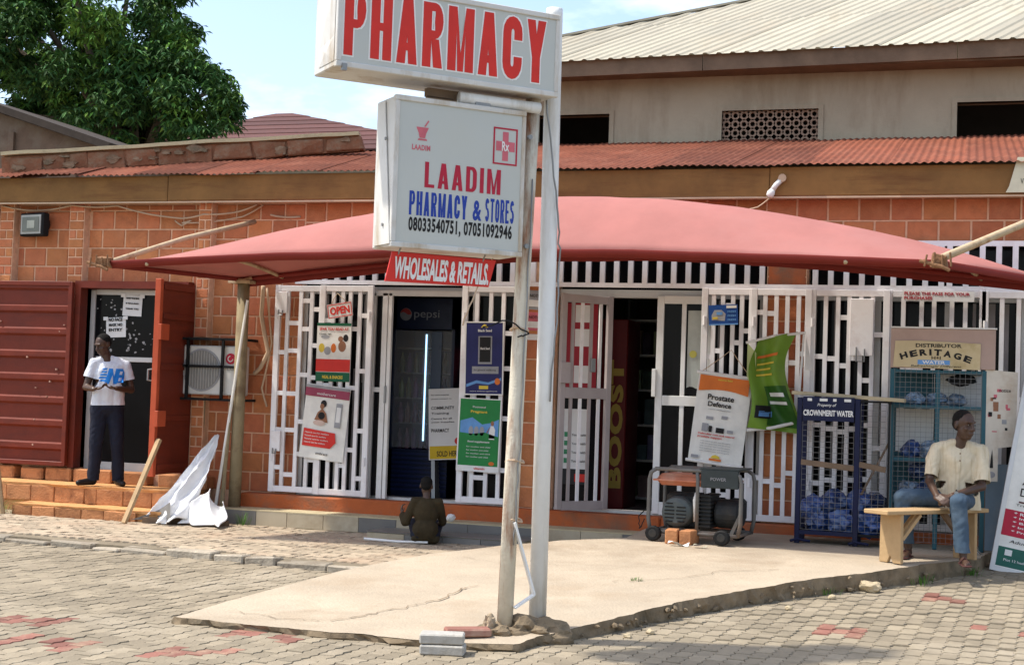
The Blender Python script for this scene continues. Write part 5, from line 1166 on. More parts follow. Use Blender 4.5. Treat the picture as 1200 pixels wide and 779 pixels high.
MB().bar((.34, -.24, .10), (.42, -.22, .30), .014, .03).build('strut', gframe, gn); MB().bar((-.3, -.22, .11), (.3, -.22, .11), .05, .02).build('skid', gframe, gn)
wire('wire', [(-.44, -.2, .3), (-.52, -.22, .22), (-.50, -.25, .1), (-.46, -.24, .2)], .005, blackrub, gn)
gn.scale = (1, 1, .94)
for i, (x, rz, lb) in enumerate([(-2.48, 5, 'left orange brick chocking the generator'), (-2.33, -8, 'right orange brick chocking the generator')]):
    o = MB().box(-.055, .055, -.12, .12, 0, .125).build('loose_brick', steps_m, None, bevel=.008); o.location = (x, 12.82, .212 if False else slab_z(12.82)+.002); o.rotation_euler = (0, 0, R(rz)); tag(o, lb, 'brick')
o = MB().grid(lambda u, v: (.18*u, .07*v, .012+.02*math.sin(u*5+v*2)), 6, 4).build('paper_scrap', paperm); o.location = (-2.47, 12.55, slab_z(12.55)+.012); tag(o, 'crumpled white paper litter on the slab before the generator', 'litter')
o = MB().grid(lambda u, v: (.12*u, .06*v, .01+.014*math.sin(u*6+v)), 6, 4).build('paper_scrap', mat('dull litter', (.35, .33, .25), .8)); o.location = (-2.24, 12.5, slab_z(12.5)+.012); tag(o, 'flat grey litter scrap beside the white one', 'litter')

# ================================================================== LOOSE THINGS
timber = mat('weathered stick', (.42, .29, .16), .85, .2, 5, .2, 30)
def stick(label, a, b, r_, m_=timber, name='stick', cat='stick', sq=False):
    a, b = Vector(a), Vector(b); q = MB(a)
    if sq: q.bar(a, b, r_*2, r_*1.4)
    else: q.tube([a, a.lerp(b, .5)+Vector((random.uniform(-.01, .01), 0, random.uniform(-.01, .01))), b], [r_*1.1, r_, r_*.9], 7)
    o = q.build(name, m_); o.location = a; return tag(o, label, cat)
stick('weathered stick leaning on the open maroon door leaf', (-8.33, 13.25, .06), (-8.23, 13.70, .92), .026, sq=True)
stick('pale stick leaning on the steps at the far left edge', (-9.95, 13.42, .03), (-10.22, 13.55, .98), .032)
stick('thin pale pole leaning beside the canopy post', (-7.72, 14.02, .06), (-7.47, 14.12, 2.45), .017, cream, 'pole', 'pole')
stick('short rusty rod standing at the foot of the canopy post', (-7.64, 14.03, .05), (-7.60, 14.08, 1.25), .022, postm, 'rod', 'rod')
stick('thin rod hanging below the air conditioner cage', (-8.12, 14.42, .88), (-8.10, 14.40, 1.38), .014, postm, 'rod', 'rod')
stick('white stick lying on the pavement behind the seated child', (-5.60, 13.18, .075), (-4.95, 13.22, .075), .012, white, 'stick', 'stick')
stick('white plastic pipe lying beside the crumpled sheet', (-7.98, 13.62, .11), (-7.45, 13.72, .11), .055, mat('grey white pipe', (.55, .54, .53), .5, .1), 'pipe', 'pipe')
stick('flat board lying under the white pipe', (-8.25, 13.5, .075), (-7.35, 13.66, .07), .05, darkwood, 'plank', 'plank', True)
# tarpaulin sheet
tp = thing('tarpaulin', 'crumpled white plastic sheet slumped against the wall by the steps', 'sheet', (-7.80, 13.68, .06))
tarpm = mat('white plastic sheet', (.78, .78, .78), .5, .06, 4, .15, 12)
def tarp(u, v):
    w = .36*(1-v)**.85+.03; x = -.26+.30*v+w*(u-.28)*1.3; y = -.22+.62*v+.10*math.sin(u*7+v*3)*(1-v)*.9+.06*math.sin(u*13-v*4)*(1-v*.6)-.12*math.sin(math.pi*u)*(1-v); z = .02+.90*v+.05*math.sin(u*8+1)*(1-v); nn = Vector((u*3.2, v*4.5, 2)); k_ = .5+.5*(1-v)
    return (x+.03*k_*noise.noise(nn), y+.07*k_*abs(noise.noise(nn*1.7))+.015*noise.noise(nn*4), max(.012, z+.025*k_*noise.noise(nn*2.3)))
o = MB().grid(tarp, 40, 44).build('sheet', tarpm, tp, smooth=True); o.modifiers.new('t', 'SOLIDIFY').thickness = .006
def tarp2(u, v):
    x = .02+.52*u*(1-.45*v)+.10*v; z = .02+.34*v*(1-.5*u)+.06*math.sin(u*9+v*5)*v; y = -.30+.3*v+.07*math.sin(u*11+v*6)
    return (x, y, max(.012, z))
o = MB().grid(tarp2, 30, 20).build('fold', tarpm, tp, smooth=True); o.modifiers.new('t', 'SOLIDIFY').thickness = .006
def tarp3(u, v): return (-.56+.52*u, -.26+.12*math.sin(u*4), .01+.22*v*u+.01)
MB().grid(tarp3, 10, 6).build('fold', mat('dark grey film', (.20, .195, .185), .6), tp)  # low dark grey fold at the left of the white sheet
# stones
stonem = mat('pale stone', (.42, .34, .22), .95, .2, 8, .5, 20)
o = lump('stone', None, 0, 0, 0, .085, .065, .05, stonem, 2.2, 3, .4); o.location = (-.70, 11.75, street_z(-.7, 11.75)+.035); tag(o, 'pale fist sized stone on the paving under the slab edge', 'stone')
for i, (x, y, lb) in enumerate([(-2.05, 9.2, 'small pebble by the slab edge near the sign poles'), (-1.95, 9.42, 'second small pebble farther along the slab edge'), (-1.2, 10.7, 'small pebble on the paving before the slab'), (-.95, 11.3, 'small pebble below the bench end of the slab')]):
    o = lump('pebble', None, 0, 0, 0, .03, .025, .02, stonem, i*1.9, 2, .4); o.location = (x, y, street_z(x, y)+.012); tag(o, lb, 'pebble')
gb = mat('grey block', (.40, .38, .34), .9, .15, 6, .4, 30, stain=(.2, .17, .12), stain_amt=.6)
for i, (x, y, z, rz, lb) in enumerate([(-2.92, 8.12, .0, 12, 'grey concrete block under another at the foot of the sign'), (-2.93, 8.13, .062, 16, 'grey concrete block on top of another at the foot of the sign')]):
    o = MB().box(-.13, .13, -.075, .075, 0, .058).build('concrete_block', gb, None, bevel=.008); o.location = (x, y, z); o.rotation_euler = (0, 0, R(rz)); tag(o, lb, 'block')
o = MB().box(-.15, .13, -.06, .06, 0, .05).build('red_tile', mat('chipped red tile', (.26, .12, .09), .9, .2, 6, stain=(.4, .33, .25), stain_amt=.6), None, bevel=.01); o.location = (-2.88, 8.47, slab_z(8.47)+.006); o.rotation_euler = (0, 0, R(30)); tag(o, 'chipped red paving piece beside the sign footing', 'tile')
wire_rag = lump('rag', None, 0, 0, 0, .04, .035, .07, mat('dirty rag', (.36, .28, .19), .95, .3, 10, .6, 30), 6.1, 3, .5, 2.4); wire_rag.location = (-2.80, 8.62, .10); tag(wire_rag, 'dirty rag tied at the foot of the rusty pole', 'rag')
mp = thing('mop', 'grey string mop standing head down behind the bench', 'mop', (.02, 13.55, .265), 0, None, R(-12), R(9))
MB().tube([(0, 0, .05), (0, 0, 1.1)], .012, 7).build('handle', cream, mp)
for k in range(26):
    a = random.uniform(0, 6.28); l_ = random.uniform(.08, .16); MB().tube([(0, 0, .07), (l_*.5*math.cos(a), l_*.5*math.sin(a), .05), (l_*math.cos(a), l_*math.sin(a), .0)], .007, 4).build('strand', mat('mop string', (.30, .28, .25), .95, .3, 9, per='object'), mp)
pn = tag(MB().prism([(0, 0, 0), (.30, 0, 0), (.30, 0, .33), (.10, 0, .33), (.03, 0, .06)], (0, .008, 0)).build('fascia_notice', mat('pale card', (.6, .57, .42), .8)), 'pale curled card sign fixed to the fascia at the right edge', 'sign'); pn.location = (.30, 14.235, 3.57)
text('lettering', 'V E', blackprint, pn, .13, .08, .05, .06, y=-.002)
cup = tag(lump('plastic_cup', None, 0, 0, 0, .045, .04, .04, paperm, 4.4, 3, .3), 'white crumpled cup on the ledge behind the child', 'cup'); cup.location = (-5.02, 14.05, .25)

# ================================================================== VEGETATION
leafm = mat('mango leaf green', (.046, .112, .030), .8, .35, 1.2, per='island', hue=.02); leaf_sunlit = mat('sunlit mango leaf', (.115, .22, .035), .8, .3, 1.2, per='island', hue=.02)  # two leaf tones put sunlit clumps and darker gaps into the colour
barkm = mat('grey brown bark', (.11, .085, .06), .95, .3, 8, .6, 20)
def tree(label, base, clumps, leaves, lsize, seed, trunk_h, group=None):
    rnd = random.Random(seed); t = thing('mango_tree', label, 'tree', base); B = Vector(base)
    tr = MB(B); tr.tube([B, B+Vector((.1, 0, trunk_h*.5)), B+Vector((0, 0, trunk_h))], [.45, .36, .3], 10)
    T0 = B+Vector((0, 0, trunk_h))
    for c_, r_ in clumps[::3]:
        c_ = Vector(c_); mid = T0.lerp(c_, .5)+Vector((rnd.uniform(-.4, .4), rnd.uniform(-.4, .4), rnd.uniform(0, .5))); tr.tube([T0-Vector((0, 0, .5)), mid, c_], [.17, .10, .03], 6)
    tr.build('trunk', barkm, t)
    M2 = [MB(B), MB(B)]
    for ci, (c_, r_) in enumerate(clumps):
        c_ = Vector(c_); light = 1 if rnd.random() < .30 else 0
        for k in range(int(leaves*r_*r_)):
            d = Vector((rnd.gauss(0, 1), rnd.gauss(0, 1), rnd.gauss(0, 1))).normalized(); rad = r_*(rnd.random()**.38)
            p = c_+Vector((d.x*rad, d.y*rad, d.z*rad*.8))
            # tuft of drooping long leaves
            for j in range(4):
                a = rnd.uniform(0, 6.28); dr = Vector((math.cos(a), math.sin(a), rnd.uniform(-1.1, .25))).normalized(); l_ = lsize*rnd.uniform(.7, 1.25); w = dr.cross(Vector((rnd.uniform(-.4, .4), rnd.uniform(-.4, .4), 1))).normalized()*l_*.17
                tip = p+dr*l_; tip.z -= l_*.25; mid = p+dr*l_*.5
                M2[light if rnd.random() < .85 else 1-light].add([p, mid+w, tip, mid-w], [(0, 1, 2, 3)])
    o = M2[0].build('crown', leafm, t); o['kind'] = 'stuff'; o = M2[1].build('crown', leaf_sunlit, t); o['kind'] = 'stuff'
    return t
rnd = random.Random(11); CL = []
# crown outline read as overlapping boughs
def bough(px, py, Y, r_):
    d = fw*1700+rr*(px-600)-uu*(py-389.5); p = Vector((0, 0, EYE))+d*(Y/d.y); CL.append((p, r_))
for px, py, r_ in [(20, 20, 1.3), (70, 10, 1.2), (120, 30, 1.25), (175, 20, 1.1), (60, 70, 1.2), (110, 85, 1.1), (160, 70, 1.2), (205, 60, 1.05), (235, 80, .95), (250, 110, .8), (225, 125, .9), (190, 115, 1.0), (150, 130, .9), (95, 130, .85), (60, 140, .8), (150, -40, 1.3), (80, -50, 1.4), (10, -30, 1.4), (200, -10, .8), (265, 130, .55), (240, 150, .6), (180, 150, .7), (120, 150, .6), (20, 80, 1.0), (30, 120, .6), (-30, 60, 1.4), (-40, 0, 1.4), (215, 35, .6), (262, 95, .5), (20, 140, .8), (60, 155, .7), (100, 158, .7), (145, 165, .6), (40, 105, .9), (85, 105, .9), (0, 150, .7), (130, 110, .8), (200, 155, .6)]:
    for k in range(3): bough(px+rnd.uniform(-16, 16), py+rnd.uniform(-12, 12), 33+rnd.uniform(-1.6, 2.6), r_*rnd.uniform(.5, .85))
tree('big dark green mango tree rising behind the parapet at left', (-21.5, 34, 0), CL, 330, .215, 5, 7.2)
grassm = mat('weed green', (.07, .16, .025), .8, .3, 4, per='island')
def tuft(label, x, y, z, n_, h_, sp):
    q = MB((x, y, z))
    for i in range(n_):
        a = random.uniform(0, 6.28); d = Vector((math.cos(a), math.sin(a), 0)); b = Vector((x, y, z))+d*random.uniform(0, sp); hh_ = h_*random.uniform(.5, 1.2); w = Vector((-d.y, d.x, 0))*.0028
        mid = b+d*hh_*.25+Vector((0, 0, hh_*.6)); q.add([b-w, b+w, mid+w*.8, mid-w*.8, b+d*hh_*random.uniform(.4, .8)+Vector((0, 0, hh_*random.uniform(.6, 1)))], [(0, 1, 2, 3), (3, 2, 4)])
    o = q.build('grass_tuft', grassm); o.location = (x, y, z); return tag(o, label, 'plant', kind='stuff')
tuft('green grass tuft beside the steps at the left edge', -10.02, 13.45, .03, 90, .2, .16)
tuft('small weed at the foot of the tiled ledge', -7.25, 13.8, .06, 40, .16, .09)
tuft('small weed growing from a slab crack', -2.35, 10.75, slab_z(10.75), 24, .035, .06)
tuft('low weed under the slab edge near the stone', -1.0, 11.5, street_z(-1, 11.5), 40, .08, .12)
tuft('low weed under the slab edge before the bench', -.33, 12.32, street_z(-.33, 12.3), 50, .09, .14)
tuft('low weed beside the slab corner at right', .06, 13.0, street_z(.06, 13), 40, .09, .1)

# ================================================================== PEOPLE
def blob(name, prims, vox, m_, parent, smooth=6, disp=None, cuts=()):
    """closed shapes fused into one continuous skin"""
    bm = bmesh.new()
    for p in prims:
        if p[0] == 'c':      # tapered capsule
            _, a, b, ra, rb = p; a, b = Vector(a), Vector(b); d = b-a; L_ = max(d.length, 1e-4); q = d.to_track_quat('Z', 'Y').to_matrix().to_4x4(); q.translation = a
            r_ = bmesh.ops.create_uvsphere(bm, u_segments=14, v_segments=9, radius=1)
            for v in r_['verts']:
                z = v.co.z; r2 = ra if z < 0 else rb; co = Vector((v.co.x*r2, v.co.y*r2, z*r2+(L_ if z >= 0 else 0)))
                if abs(z) < 1e-5: co = Vector((v.co.x*(ra+rb)/2, v.co.y*(ra+rb)/2, L_/2))
                v.co = q @ co
        else:                # ellipsoid with rotation
            _, c_, rad = p[:3]; rot = p[3] if len(p) > 3 else Matrix.Identity(3)
            r_ = bmesh.ops.create_uvsphere(bm, u_segments=20, v_segments=14, radius=1)
            for v in r_['verts']: v.co = Vector(c_)+rot @ Vector((v.co.x*rad[0], v.co.y*rad[1], v.co.z*rad[2]))
    me = bpy.data.meshes.new(name); bm.to_mesh(me); bm.free()
    ob = bpy.data.objects.new('tmp', me); C.objects.link(ob)
    r_ = ob.modifiers.new('r', 'REMESH'); r_.mode = 'VOXEL'; r_.voxel_size = vox
    if smooth: s_ = ob.modifiers.new('s', 'SMOOTH'); s_.iterations = smooth; s_.factor = .5
    bpy.context.view_layer.update()
    dg = bpy.context.evaluated_depsgraph_get(); me2 = bpy.data.meshes.new_from_object(ob.evaluated_get(dg))
    bpy.data.objects.remove(ob); bpy.data.meshes.remove(me); me2.materials.clear(); me2.materials.append(m_); me2.name = name
    if disp:
        me2.update(); nn = [v.normal.copy() for v in me2.vertices]
        for v, n_ in zip(me2.vertices, nn): v.co += n_*disp(v.co)
    if cuts:                 # open, clean cuffs, hems and necklines
        bm = bmesh.new(); bm.from_mesh(me2)
        for cpt, no, rad in cuts:
            cpt = Vector(cpt); fs = [f for f in bm.faces if (f.calc_center_median()-cpt).length < rad]; ed = {e for f in fs for e in f.edges}; vv = {v for f in fs for v in f.verts}
            bmesh.ops.bisect_plane(bm, geom=fs+list(ed)+list(vv), plane_co=cpt, plane_no=Vector(no), clear_outer=True)
        bm.to_mesh(me2); bm.free()
    me2.polygons.foreach_set('use_smooth', [True]*len(me2.polygons))
    o = bpy.data.objects.new(name, me2); C.objects.link(o); o.parent = parent; return o
skin = mat('dark brown skin', (.066, .034, .021), .46, .16, 20, .05, 200, spec=.4)
hairm = mat('black hair', (.008, .007, .006), .9, .3, 60, .5, 250); eyew = mat('eye white', (.22, .19, .16), .6)
def head(c_, yaw, pitch, s=1., tilt=0.):
    """head shapes about centre c_; yaw 0 looks towards -y, positive turns towards +x"""
    Rm = (Matrix.Rotation(yaw, 3, 'Z') @ Matrix.Rotation(tilt, 3, 'Y') @ Matrix.Rotation(pitch, 3, 'X')); c_ = Vector(c_)
    f = lambda x, y, z: c_+Rm @ (Vector((x, y, z))*s)
    E_ = lambda p, r_: ('e', f(*p), tuple(k*s for k in r_), Rm)
    pr = [E_((0, .012, .035), (.074, .094, .085)), E_((0, -.02, -.035), (.060, .068, .075)), E_((0, -.045, -.085), (.036, .036, .028)),
          ('c', f(0, -.088, .012), f(0, -.104, -.022), .010*s, .017*s), ('c', f(-.014, -.092, -.026), f(.014, -.092, -.026), .011*s, .011*s),
          E_((0, -.088, -.055), (.026, .012, .008)), E_((0, -.085, -.068), (.022, .012, .008)), E_((0, -.078, .035), (.052, .016, .012)),
          E_((.075, .015, 0), (.010, .022, .032)), E_((-.075, .015, 0), (.010, .022, .032)), E_((.038, -.06, -.02), (.022, .02, .02)), E_((-.038, -.06, -.02), (.022, .02, .02))]
    hair = [E_((0, .022, .046), (.0765, .0905, .0825)), E_((0, .05, .012), (.066, .058, .062))]
    eyes = [(f(sx*.030, -.081, .012), Rm) for sx in (-1, 1)]
    return pr, hair, eyes
def eyes_of(parent, eyes, s=1.):
    for c_, Rm in eyes:
        o = blob('eye', [('e', c_, (.011*s, .006*s, .005*s), Rm)], .003, eyew, parent, 0); blob('pupil', [('e', c_+Rm @ Vector((0, -.006*s, 0)), (.006*s, .004*s, .006*s), Rm)], .002, hairm, o, 0)
def hand(w, d, n_, s=1., curl=.6, side=1):
    """w wrist, d direction of the fingers, n_ normal of the palm (fingers curl to it); returns shapes"""
    w, d, n_ = Vector(w), Vector(d).normalized(), Vector(n_).normalized(); t = d.cross(n_).normalized()*side; P = []
    for k in range(3): P.append(('c', w+t*(.022*(k-1))*s, w+d*.075*s+t*(.024*(k-1))*s, .017*s, .014*s))
    for k, L_ in enumerate((.072, .080, .075, .058)):
        b = w+d*.080*s+t*(-.033+.022*k)*s; m1 = b+(d*math.cos(curl*.5)+n_*math.sin(curl*.5))*L_*.5*s; e_ = m1+(d*math.cos(curl*1.6)+n_*math.sin(curl*1.6))*L_*.5*s
        P += [('c', b, m1, .0095*s, .009*s), ('c', m1, e_, .009*s, .0075*s)]
    b = w+d*.02*s-t*.030*s; m1 = b+(d*.6-t*.7+n_*.3).normalized()*.042*s; e_ = m1+(d*.9+n_*.4).normalized()*.034*s
    return P+[('c', b, m1, .013*s, .011*s), ('c', m1, e_, .011*s, .009*s)]
def wrinkle(a=.004, f1=9., f2=26., z=0.): return lambda co: a*noise.noise(co*f1+Vector((z, 0, 0)))+a*.5*noise.noise(co*f2)

# --- standing man
man = thing('person', 'man in white t-shirt with blue print and dark trousers standing on the steps', 'person', (-9.07, 13.99, .372), R(33))
hp, hh2, he = head((-.075, -.03, 1.545), R(-48), R(22), .98, R(0))
J = dict(shL=(-.165, .0, 1.345), shR=(.18, .02, 1.335), elL=(-.235, -.02, 1.075), elR=(.245, .02, 1.06), wrL=(-.155, -.20, 1.06), wrR=(.085, -.22, 1.075))
body = hp+[('c', (-.02, .01, 1.36), (-.06, -.005, 1.47), .058, .052), ('e', (0, .01, 1.2), (.145, .09, .15)), ('e', (0, .01, 1.0), (.135, .085, .16)), ('c', (-.12, .01, 1.33), (.13, .015, 1.32), .045, .045),
    ('c', J['shL'], J['elL'], .044, .040), ('c', J['elL'], J['wrL'], .042, .028), ('c', J['shR'], J['elR'], .044, .040), ('c', J['elR'], J['wrR'], .042, .028),
    ('e', (0, .01, .88), (.15, .105, .12)), ('c', (-.085, .01, .86), (-.105, -.01, .46), .085, .055), ('c', (-.105, -.01, .46), (-.12, .03, .08), .055, .038), ('c', (.085, .01, .86), (.125, -.01, .46), .085, .055), ('c', (.125, -.01, .46), (.145, .03, .08), .055, .038)]
body += hand(J['wrL'], (.75, -.35, .1), (0, -.2, 1), .95, .7, -1)+hand(J['wrR'], (-.85, -.15, .05), (0, -.1, 1), .95, .9, 1)
blob('body', body, .0065, skin, man, 4)
blob('hair', hh2, .006, hairm, man, 3); eyes_of(man, he, .98)
tee = mat('white cotton', (.63, .65, .70), .85, .05, 6, .1, 60)
def upto(a, b, t): return Vector(a).lerp(Vector(b), t)
def cuff(a, b, t, rad=.12): return (upto(a, b, t), Vector(b)-Vector(a), rad)
tee_p = [('e', (.005, .005, 1.235), (.172, .112, .15)), ('c', (-.075, .005, 1.20), (-.085, .0, .76), .098, .104), ('c', (.085, .005, 1.20), (.085, .0, .76), .098, .104), ('c', (0, .0, 1.22), (0, -.005, .76), .112, .112),
    ('c', (-.05, .01, 1.395), (-.165, .0, 1.345), .045, .052), ('c', (.02, .01, 1.395), (.18, .02, 1.335), .045, .052), ('c', (-.12, .01, 1.325), (.13, .015, 1.315), .062, .062),
    ('c', J['shL'], upto(J['shL'], J['elL'], .8), .058, .070), ('c', J['shR'], upto(J['shR'], J['elR'], .8), .058, .070)]
def folds(a, z=0.):
    return lambda co: a*noise.noise(Vector((co.x*9+co.z*4+z, co.y*9, co.z*5)))+a*.8*abs(noise.noise(Vector((co.x*15-co.z*9, co.y*15+z, co.z*10))))-a*.3
shirt = blob('shirt', tee_p, .009, tee, man, 3, folds(.010), cuts=[cuff(J['shL'], J['elL'], .60), cuff(J['shR'], J['elR'], .60), ((0, 0, .885), (.04, 0, -1), .30)])
jeans = mat('dark navy denim', (.012, .014, .026), .85, .2, 5, .15, 80)
blob('trousers', [('e', (0, .005, .86), (.158, .104, .10)), ('c', (-.085, .01, .85), (-.105, -.01, .46), .102, .075), ('c', (-.105, -.01, .46), (-.12, .02, .02), .075, .066), ('c', (.085, .01, .85), (.125, -.01, .46), .102, .075), ('c', (.125, -.01, .46), (.145, .02, .02), .075, .066)], .010, jeans, man, 3, folds(.011, 3), cuts=[((-.12, .02, .055), (0, 0, -1), .13), ((.145, .02, .055), (0, 0, -1), .13)])
shoe = mat('black shoe leather', (.012, .010, .010), .4, .2)
for a, b in [((-.12, .03, .045), (-.27, -.06, .03)), ((.145, .03, .045), (.20, -.13, .03))]:
    a, b = Vector(a), Vector(b); blob('shoe', [('c', a, b, .045, .032), ('c', a-Vector((0, 0, .012)), b-Vector((0, 0, .006)), .032, .024), ('c', a, a+Vector((0, 0, .05)), .045, .042)], .007, shoe, man, 3)
# print on the chest: slanted block shapes wrapped on the shirt
pblue = mat('azure print', (.02, .21, .62), .7, .08)
def wrap(name, pts, m_, off):
    bm = bmesh.new(); vs = [bm.verts.new((x, -.30, z)) for x, z in pts]; bm.faces.new(vs)
    bmesh.ops.triangulate(bm, faces=bm.faces[:]); bmesh.ops.subdivide_edges(bm, edges=bm.edges[:], cuts=3, use_grid_fill=True)
    me = bpy.data.meshes.new(name); bm.to_mesh(me); bm.free(); me.materials.append(m_); o = bpy.data.objects.new(name, me); C.objects.link(o); o.parent = man
    s_ = o.modifiers.new('w', 'SHRINKWRAP'); s_.target = shirt; s_.wrap_method = 'PROJECT'; s_.use_project_x = s_.use_project_z = False; s_.use_project_y = True; s_.use_negative_direction = True; s_.use_positive_direction = True; s_.offset = off
    return o
for k in range(5): wrap('print', [(-.125+.012*k, 1.145+.032*k), (-.025, 1.145+.032*k), (-.018, 1.165+.032*k), (-.105+.012*k, 1.165+.032*k)], pblue, .004)
wrap('print', [(-.045, 1.12), (.005, 1.12), (.04, 1.22), (.05, 1.12), (.085, 1.12), (.115, 1.29), (.075, 1.29), (.055, 1.20), (.04, 1.29), (.0, 1.29)], pblue, .004)
wrap('print', [(.075, 1.13), (.15, 1.14), (.165, 1.19), (.15, 1.215), (.165, 1.25), (.15, 1.29), (.09, 1.29)], pblue, .005)
wrap('print', [(.10, 1.15), (.135, 1.155), (.14, 1.19), (.108, 1.19)], tee, .007); wrap('print', [(.112, 1.225), (.14, 1.225), (.145, 1.26), (.118, 1.26)], tee, .007)

# --- young man on the bench
boy = thing('person', 'young man in cream shirt and blue jeans seated on the wooden bench', 'person', (-.10, 12.99, .262), R(2))
hp, hh2, he = head((.075, -.06, 1.135), R(42), R(4), 1.06, R(2))
J = dict(shL=(-.155, -.02, .935), shR=(.225, .0, .935), elL=(-.20, -.14, .66), elR=(.225, -.13, .63), wrL=(-.14, -.36, .545), wrR=(-.02, -.36, .555))
body = hp+[('c', (.045, .0, .95), (.065, -.02, 1.06), .056, .050), ('e', (.03, .01, .78), (.145, .088, .15)), ('e', (.02, .03, .60), (.135, .09, .15)), ('c', (-.10, .0, .92), (.16, .01, .915), .042, .042),
    ('c', J['shL'], J['elL'], .042, .036), ('c', J['elL'], J['wrL'], .038, .026), ('c', J['shR'], J['elR'], .042, .036), ('c', J['elR'], J['wrR'], .038, .026),
    ('e', (.02, .03, .50), (.16, .12, .09)), ('c', (.10, .0, .50), (.03, -.40, .50), .078, .055), ('c', (.03, -.40, .50), (.075, -.44, .08), .052, .034),
    ('c', (-.08, .0, .50), (-.42, -.17, .51), .078, .055), ('c', (-.42, -.17, .51), (-.36, -.08, .08), .052, .034)]
body += [('c', (.075, -.42, .04), (.10, -.60, .022), .034, .026), ('c', (.085, -.60, .02), (.09, -.64, .016), .024, .014), ('c', (-.36, -.07, .04), (-.39, -.25, .022), .034, .026), ('c', (-.38, -.25, .02), (-.40, -.29, .016), .024, .014)]
body += hand(J['wrL'], (.5, -.6, -.25), (.5, .3, -.7), .95, .9, -1)+hand(J['wrR'], (-.75, -.35, -.25), (.1, .2, -1), .95, .9, 1)
blob('body', body, .0065, skin, boy, 4); blob('hair', hh2, .006, hairm, boy, 3); eyes_of(boy, he)
creamc = mat('cream woven cotton', (.60, .51, .36), .9, .10, 5, .25, 30, stain=(.42, .33, .21), stain_amt=.8, stain_scale=34, streak=(1, .3, .05))
shirt = blob('shirt', [('e', (.03, .005, .815), (.176, .118, .15)), ('c', (-.045, .0, .80), (-.06, .03, .36), .094, .116), ('c', (.105, .0, .80), (.115, .03, .36), .094, .120), ('c', (.03, -.01, .82), (.03, .01, .36), .118, .13),
    ('c', (-.0, .0, .985), (-.145, -.02, .93), .042, .054), ('c', (.09, .0, .985), (.215, .0, .93), .042, .054), ('c', (-.10, .0, .92), (.165, .01, .915), .06, .06),
    ('c', J['shL'], upto(J['shL'], J['elL'], 1.02), .052, .070), ('c', J['shR'], upto(J['shR'], J['elR'], 1.02), .052, .074)], .009, creamc, boy, 3, folds(.014, 5),
    cuts=[cuff(J['shL'], J['elL'], .86, .13), cuff(J['shR'], J['elR'], .88, .13), ((.03, .02, .425), (0, 0, -1), .32)])
for k in range(3): MB().lathe([(.007, 0), (.007, .004)], (.045, -.125, .90-.06*k), 'Y', 8).build('button', darkwood, boy)
denim = mat('faded blue denim', (.052, .083, .12), .85, .18, 5, .15, 90, stain=(.11, .15, .19), stain_amt=.6, stain_scale=4)
blob('trousers', [('e', (.02, .03, .50), (.178, .135, .095)), ('c', (.10, .0, .505), (.03, -.40, .505), .094, .074), ('c', (.03, -.40, .495), (.075, -.435, .05), .073, .060), ('c', (-.08, .0, .505), (-.42, -.17, .515), .094, .074), ('c', (-.42, -.17, .505), (-.36, -.08, .06), .072, .060)], .010, denim, boy, 3, folds(.010, 8), cuts=[((.07, -.43, .10), (0, 0, -1), .12), ((-.36, -.08, .12), (0, 0, -1), .12)])
for a, b in [((.075, -.40, .012), (.10, -.63, .012)), ((-.355, -.05, .012), (-.40, -.28, .012))]:
    a, b = Vector(a), Vector(b); s_ = blob('sandal', [('c', a, b, .042, .046), ], .008, mat('dark sandal', (.06, .022, .02), .7), boy, 2); 
    for v in s_.data.vertices: v.co.z = .001+(v.co.z-.012+.045)*.2
    MB().tube([a.lerp(b, .55)+Vector((-.045, 0, .01)), a.lerp(b, .6)+Vector((-.01, 0, .055)), a.lerp(b, .55)+Vector((.04, 0, .012))], .009, 6).build('strap', mat('dark sandal', (.06, .022, .02)), s_)
w = Vector(J['wrR']).lerp(Vector(J['elR']), .14); MB().tube([w+Vector((.012*0, .036*math.cos(t), .036*math.sin(t))) for t in [k*.65 for k in range(10)]], .008, 6).build('watch', blackrub, boy); MB().lathe([(.018, 0), (.018, .008)], tuple(w+Vector((0, -.045, .012))), 'Y', 12).build('watch_face', steel, boy)

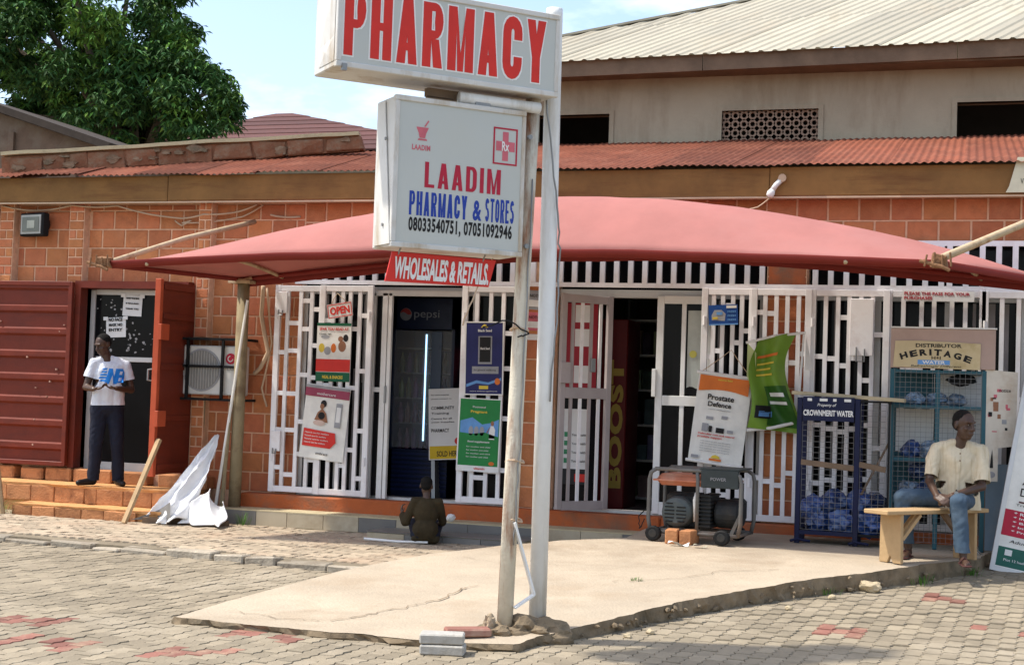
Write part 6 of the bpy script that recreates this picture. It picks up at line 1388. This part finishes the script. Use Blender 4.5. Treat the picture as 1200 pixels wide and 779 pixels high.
# --- child seated with its back to the street
kid = thing('person', 'child in brown shirt sitting on the pavement with back turned', 'person', (-5.00, 13.28, .06), R(21))
hp, hh2, he = head((-.005, .02, .545), R(172), R(8), .78, R(-2))
J = dict(shL=(-.115, .0, .40), shR=(.125, .0, .39), elL=(-.195, .03, .20), elR=(.165, .10, .20), wrL=(-.235, .08, .27), wrR=(.12, .22, .16))
body = hp+[('c', (0, .0, .40), (-.003, .015, .48), .040, .036), ('e', (0, .0, .30), (.115, .075, .13)), ('e', (0, -.01, .14), (.12, .085, .12)), ('c', J['shL'], J['elL'], .034, .028), ('c', J['elL'], J['wrL'], .028, .02), ('c', J['shR'], J['elR'], .034, .028), ('c', J['elR'], J['wrR'], .028, .02),
    ('c', (-.07, .02, .07), (-.12, .26, .16), .06, .042), ('c', (-.12, .26, .16), (-.06, .36, .03), .04, .028), ('c', (.07, .02, .07), (.12, .26, .15), .06, .042), ('c', (.12, .26, .15), (.06, .38, .03), .04, .028), ('c', (-.06, .37, .025), (-.03, .44, .02), .026, .02), ('c', (.06, .38, .025), (.05, .46, .02), .026, .02)]
body += hand(J['wrL'], (-.1, .1, 1), (1, .2, 0), .72, .7, 1)+hand(J['wrR'], (-.6, .6, .1), (0, .2, 1), .72, .7, 1)
blob('body', body, .006, skin, kid, 4); blob('hair', hh2, .006, hairm, kid, 3)
blob('shirt', [('e', (0, .0, .30), (.122, .092, .15)), ('e', (0, -.015, .13), (.128, .10, .125)), ('c', (-.085, .0, .40), (.095, .0, .39), .046, .046), ('c', (-.085, -.01, .05), (.085, -.01, .05), .055, .055), ('c', J['shL'], Vector(J['shL']).lerp(Vector(J['elL']), 1.0), .046, .042), ('c', J['shR'], Vector(J['shR']).lerp(Vector(J['elR']), 1.0), .046, .042), ('c', J['elL'], Vector(J['elL']).lerp(Vector(J['wrL']), .7), .05, .042)], .008, mat('olive brown cloth', (.040, .029, .014), .95, .25, 6, .2, 50), kid, 4, wrinkle(.008, 10, 24, 2))
blob('trousers', [('e', (0, .02, .08), (.15, .11, .07)), ('c', (-.07, .02, .075), (-.12, .26, .165), .072, .054), ('c', (-.12, .26, .16), (-.075, .34, .06), .052, .044), ('c', (.07, .02, .075), (.12, .26, .155), .072, .054), ('c', (.12, .26, .15), (.075, .36, .06), .052, .044)], .008, jeans, kid, 3)
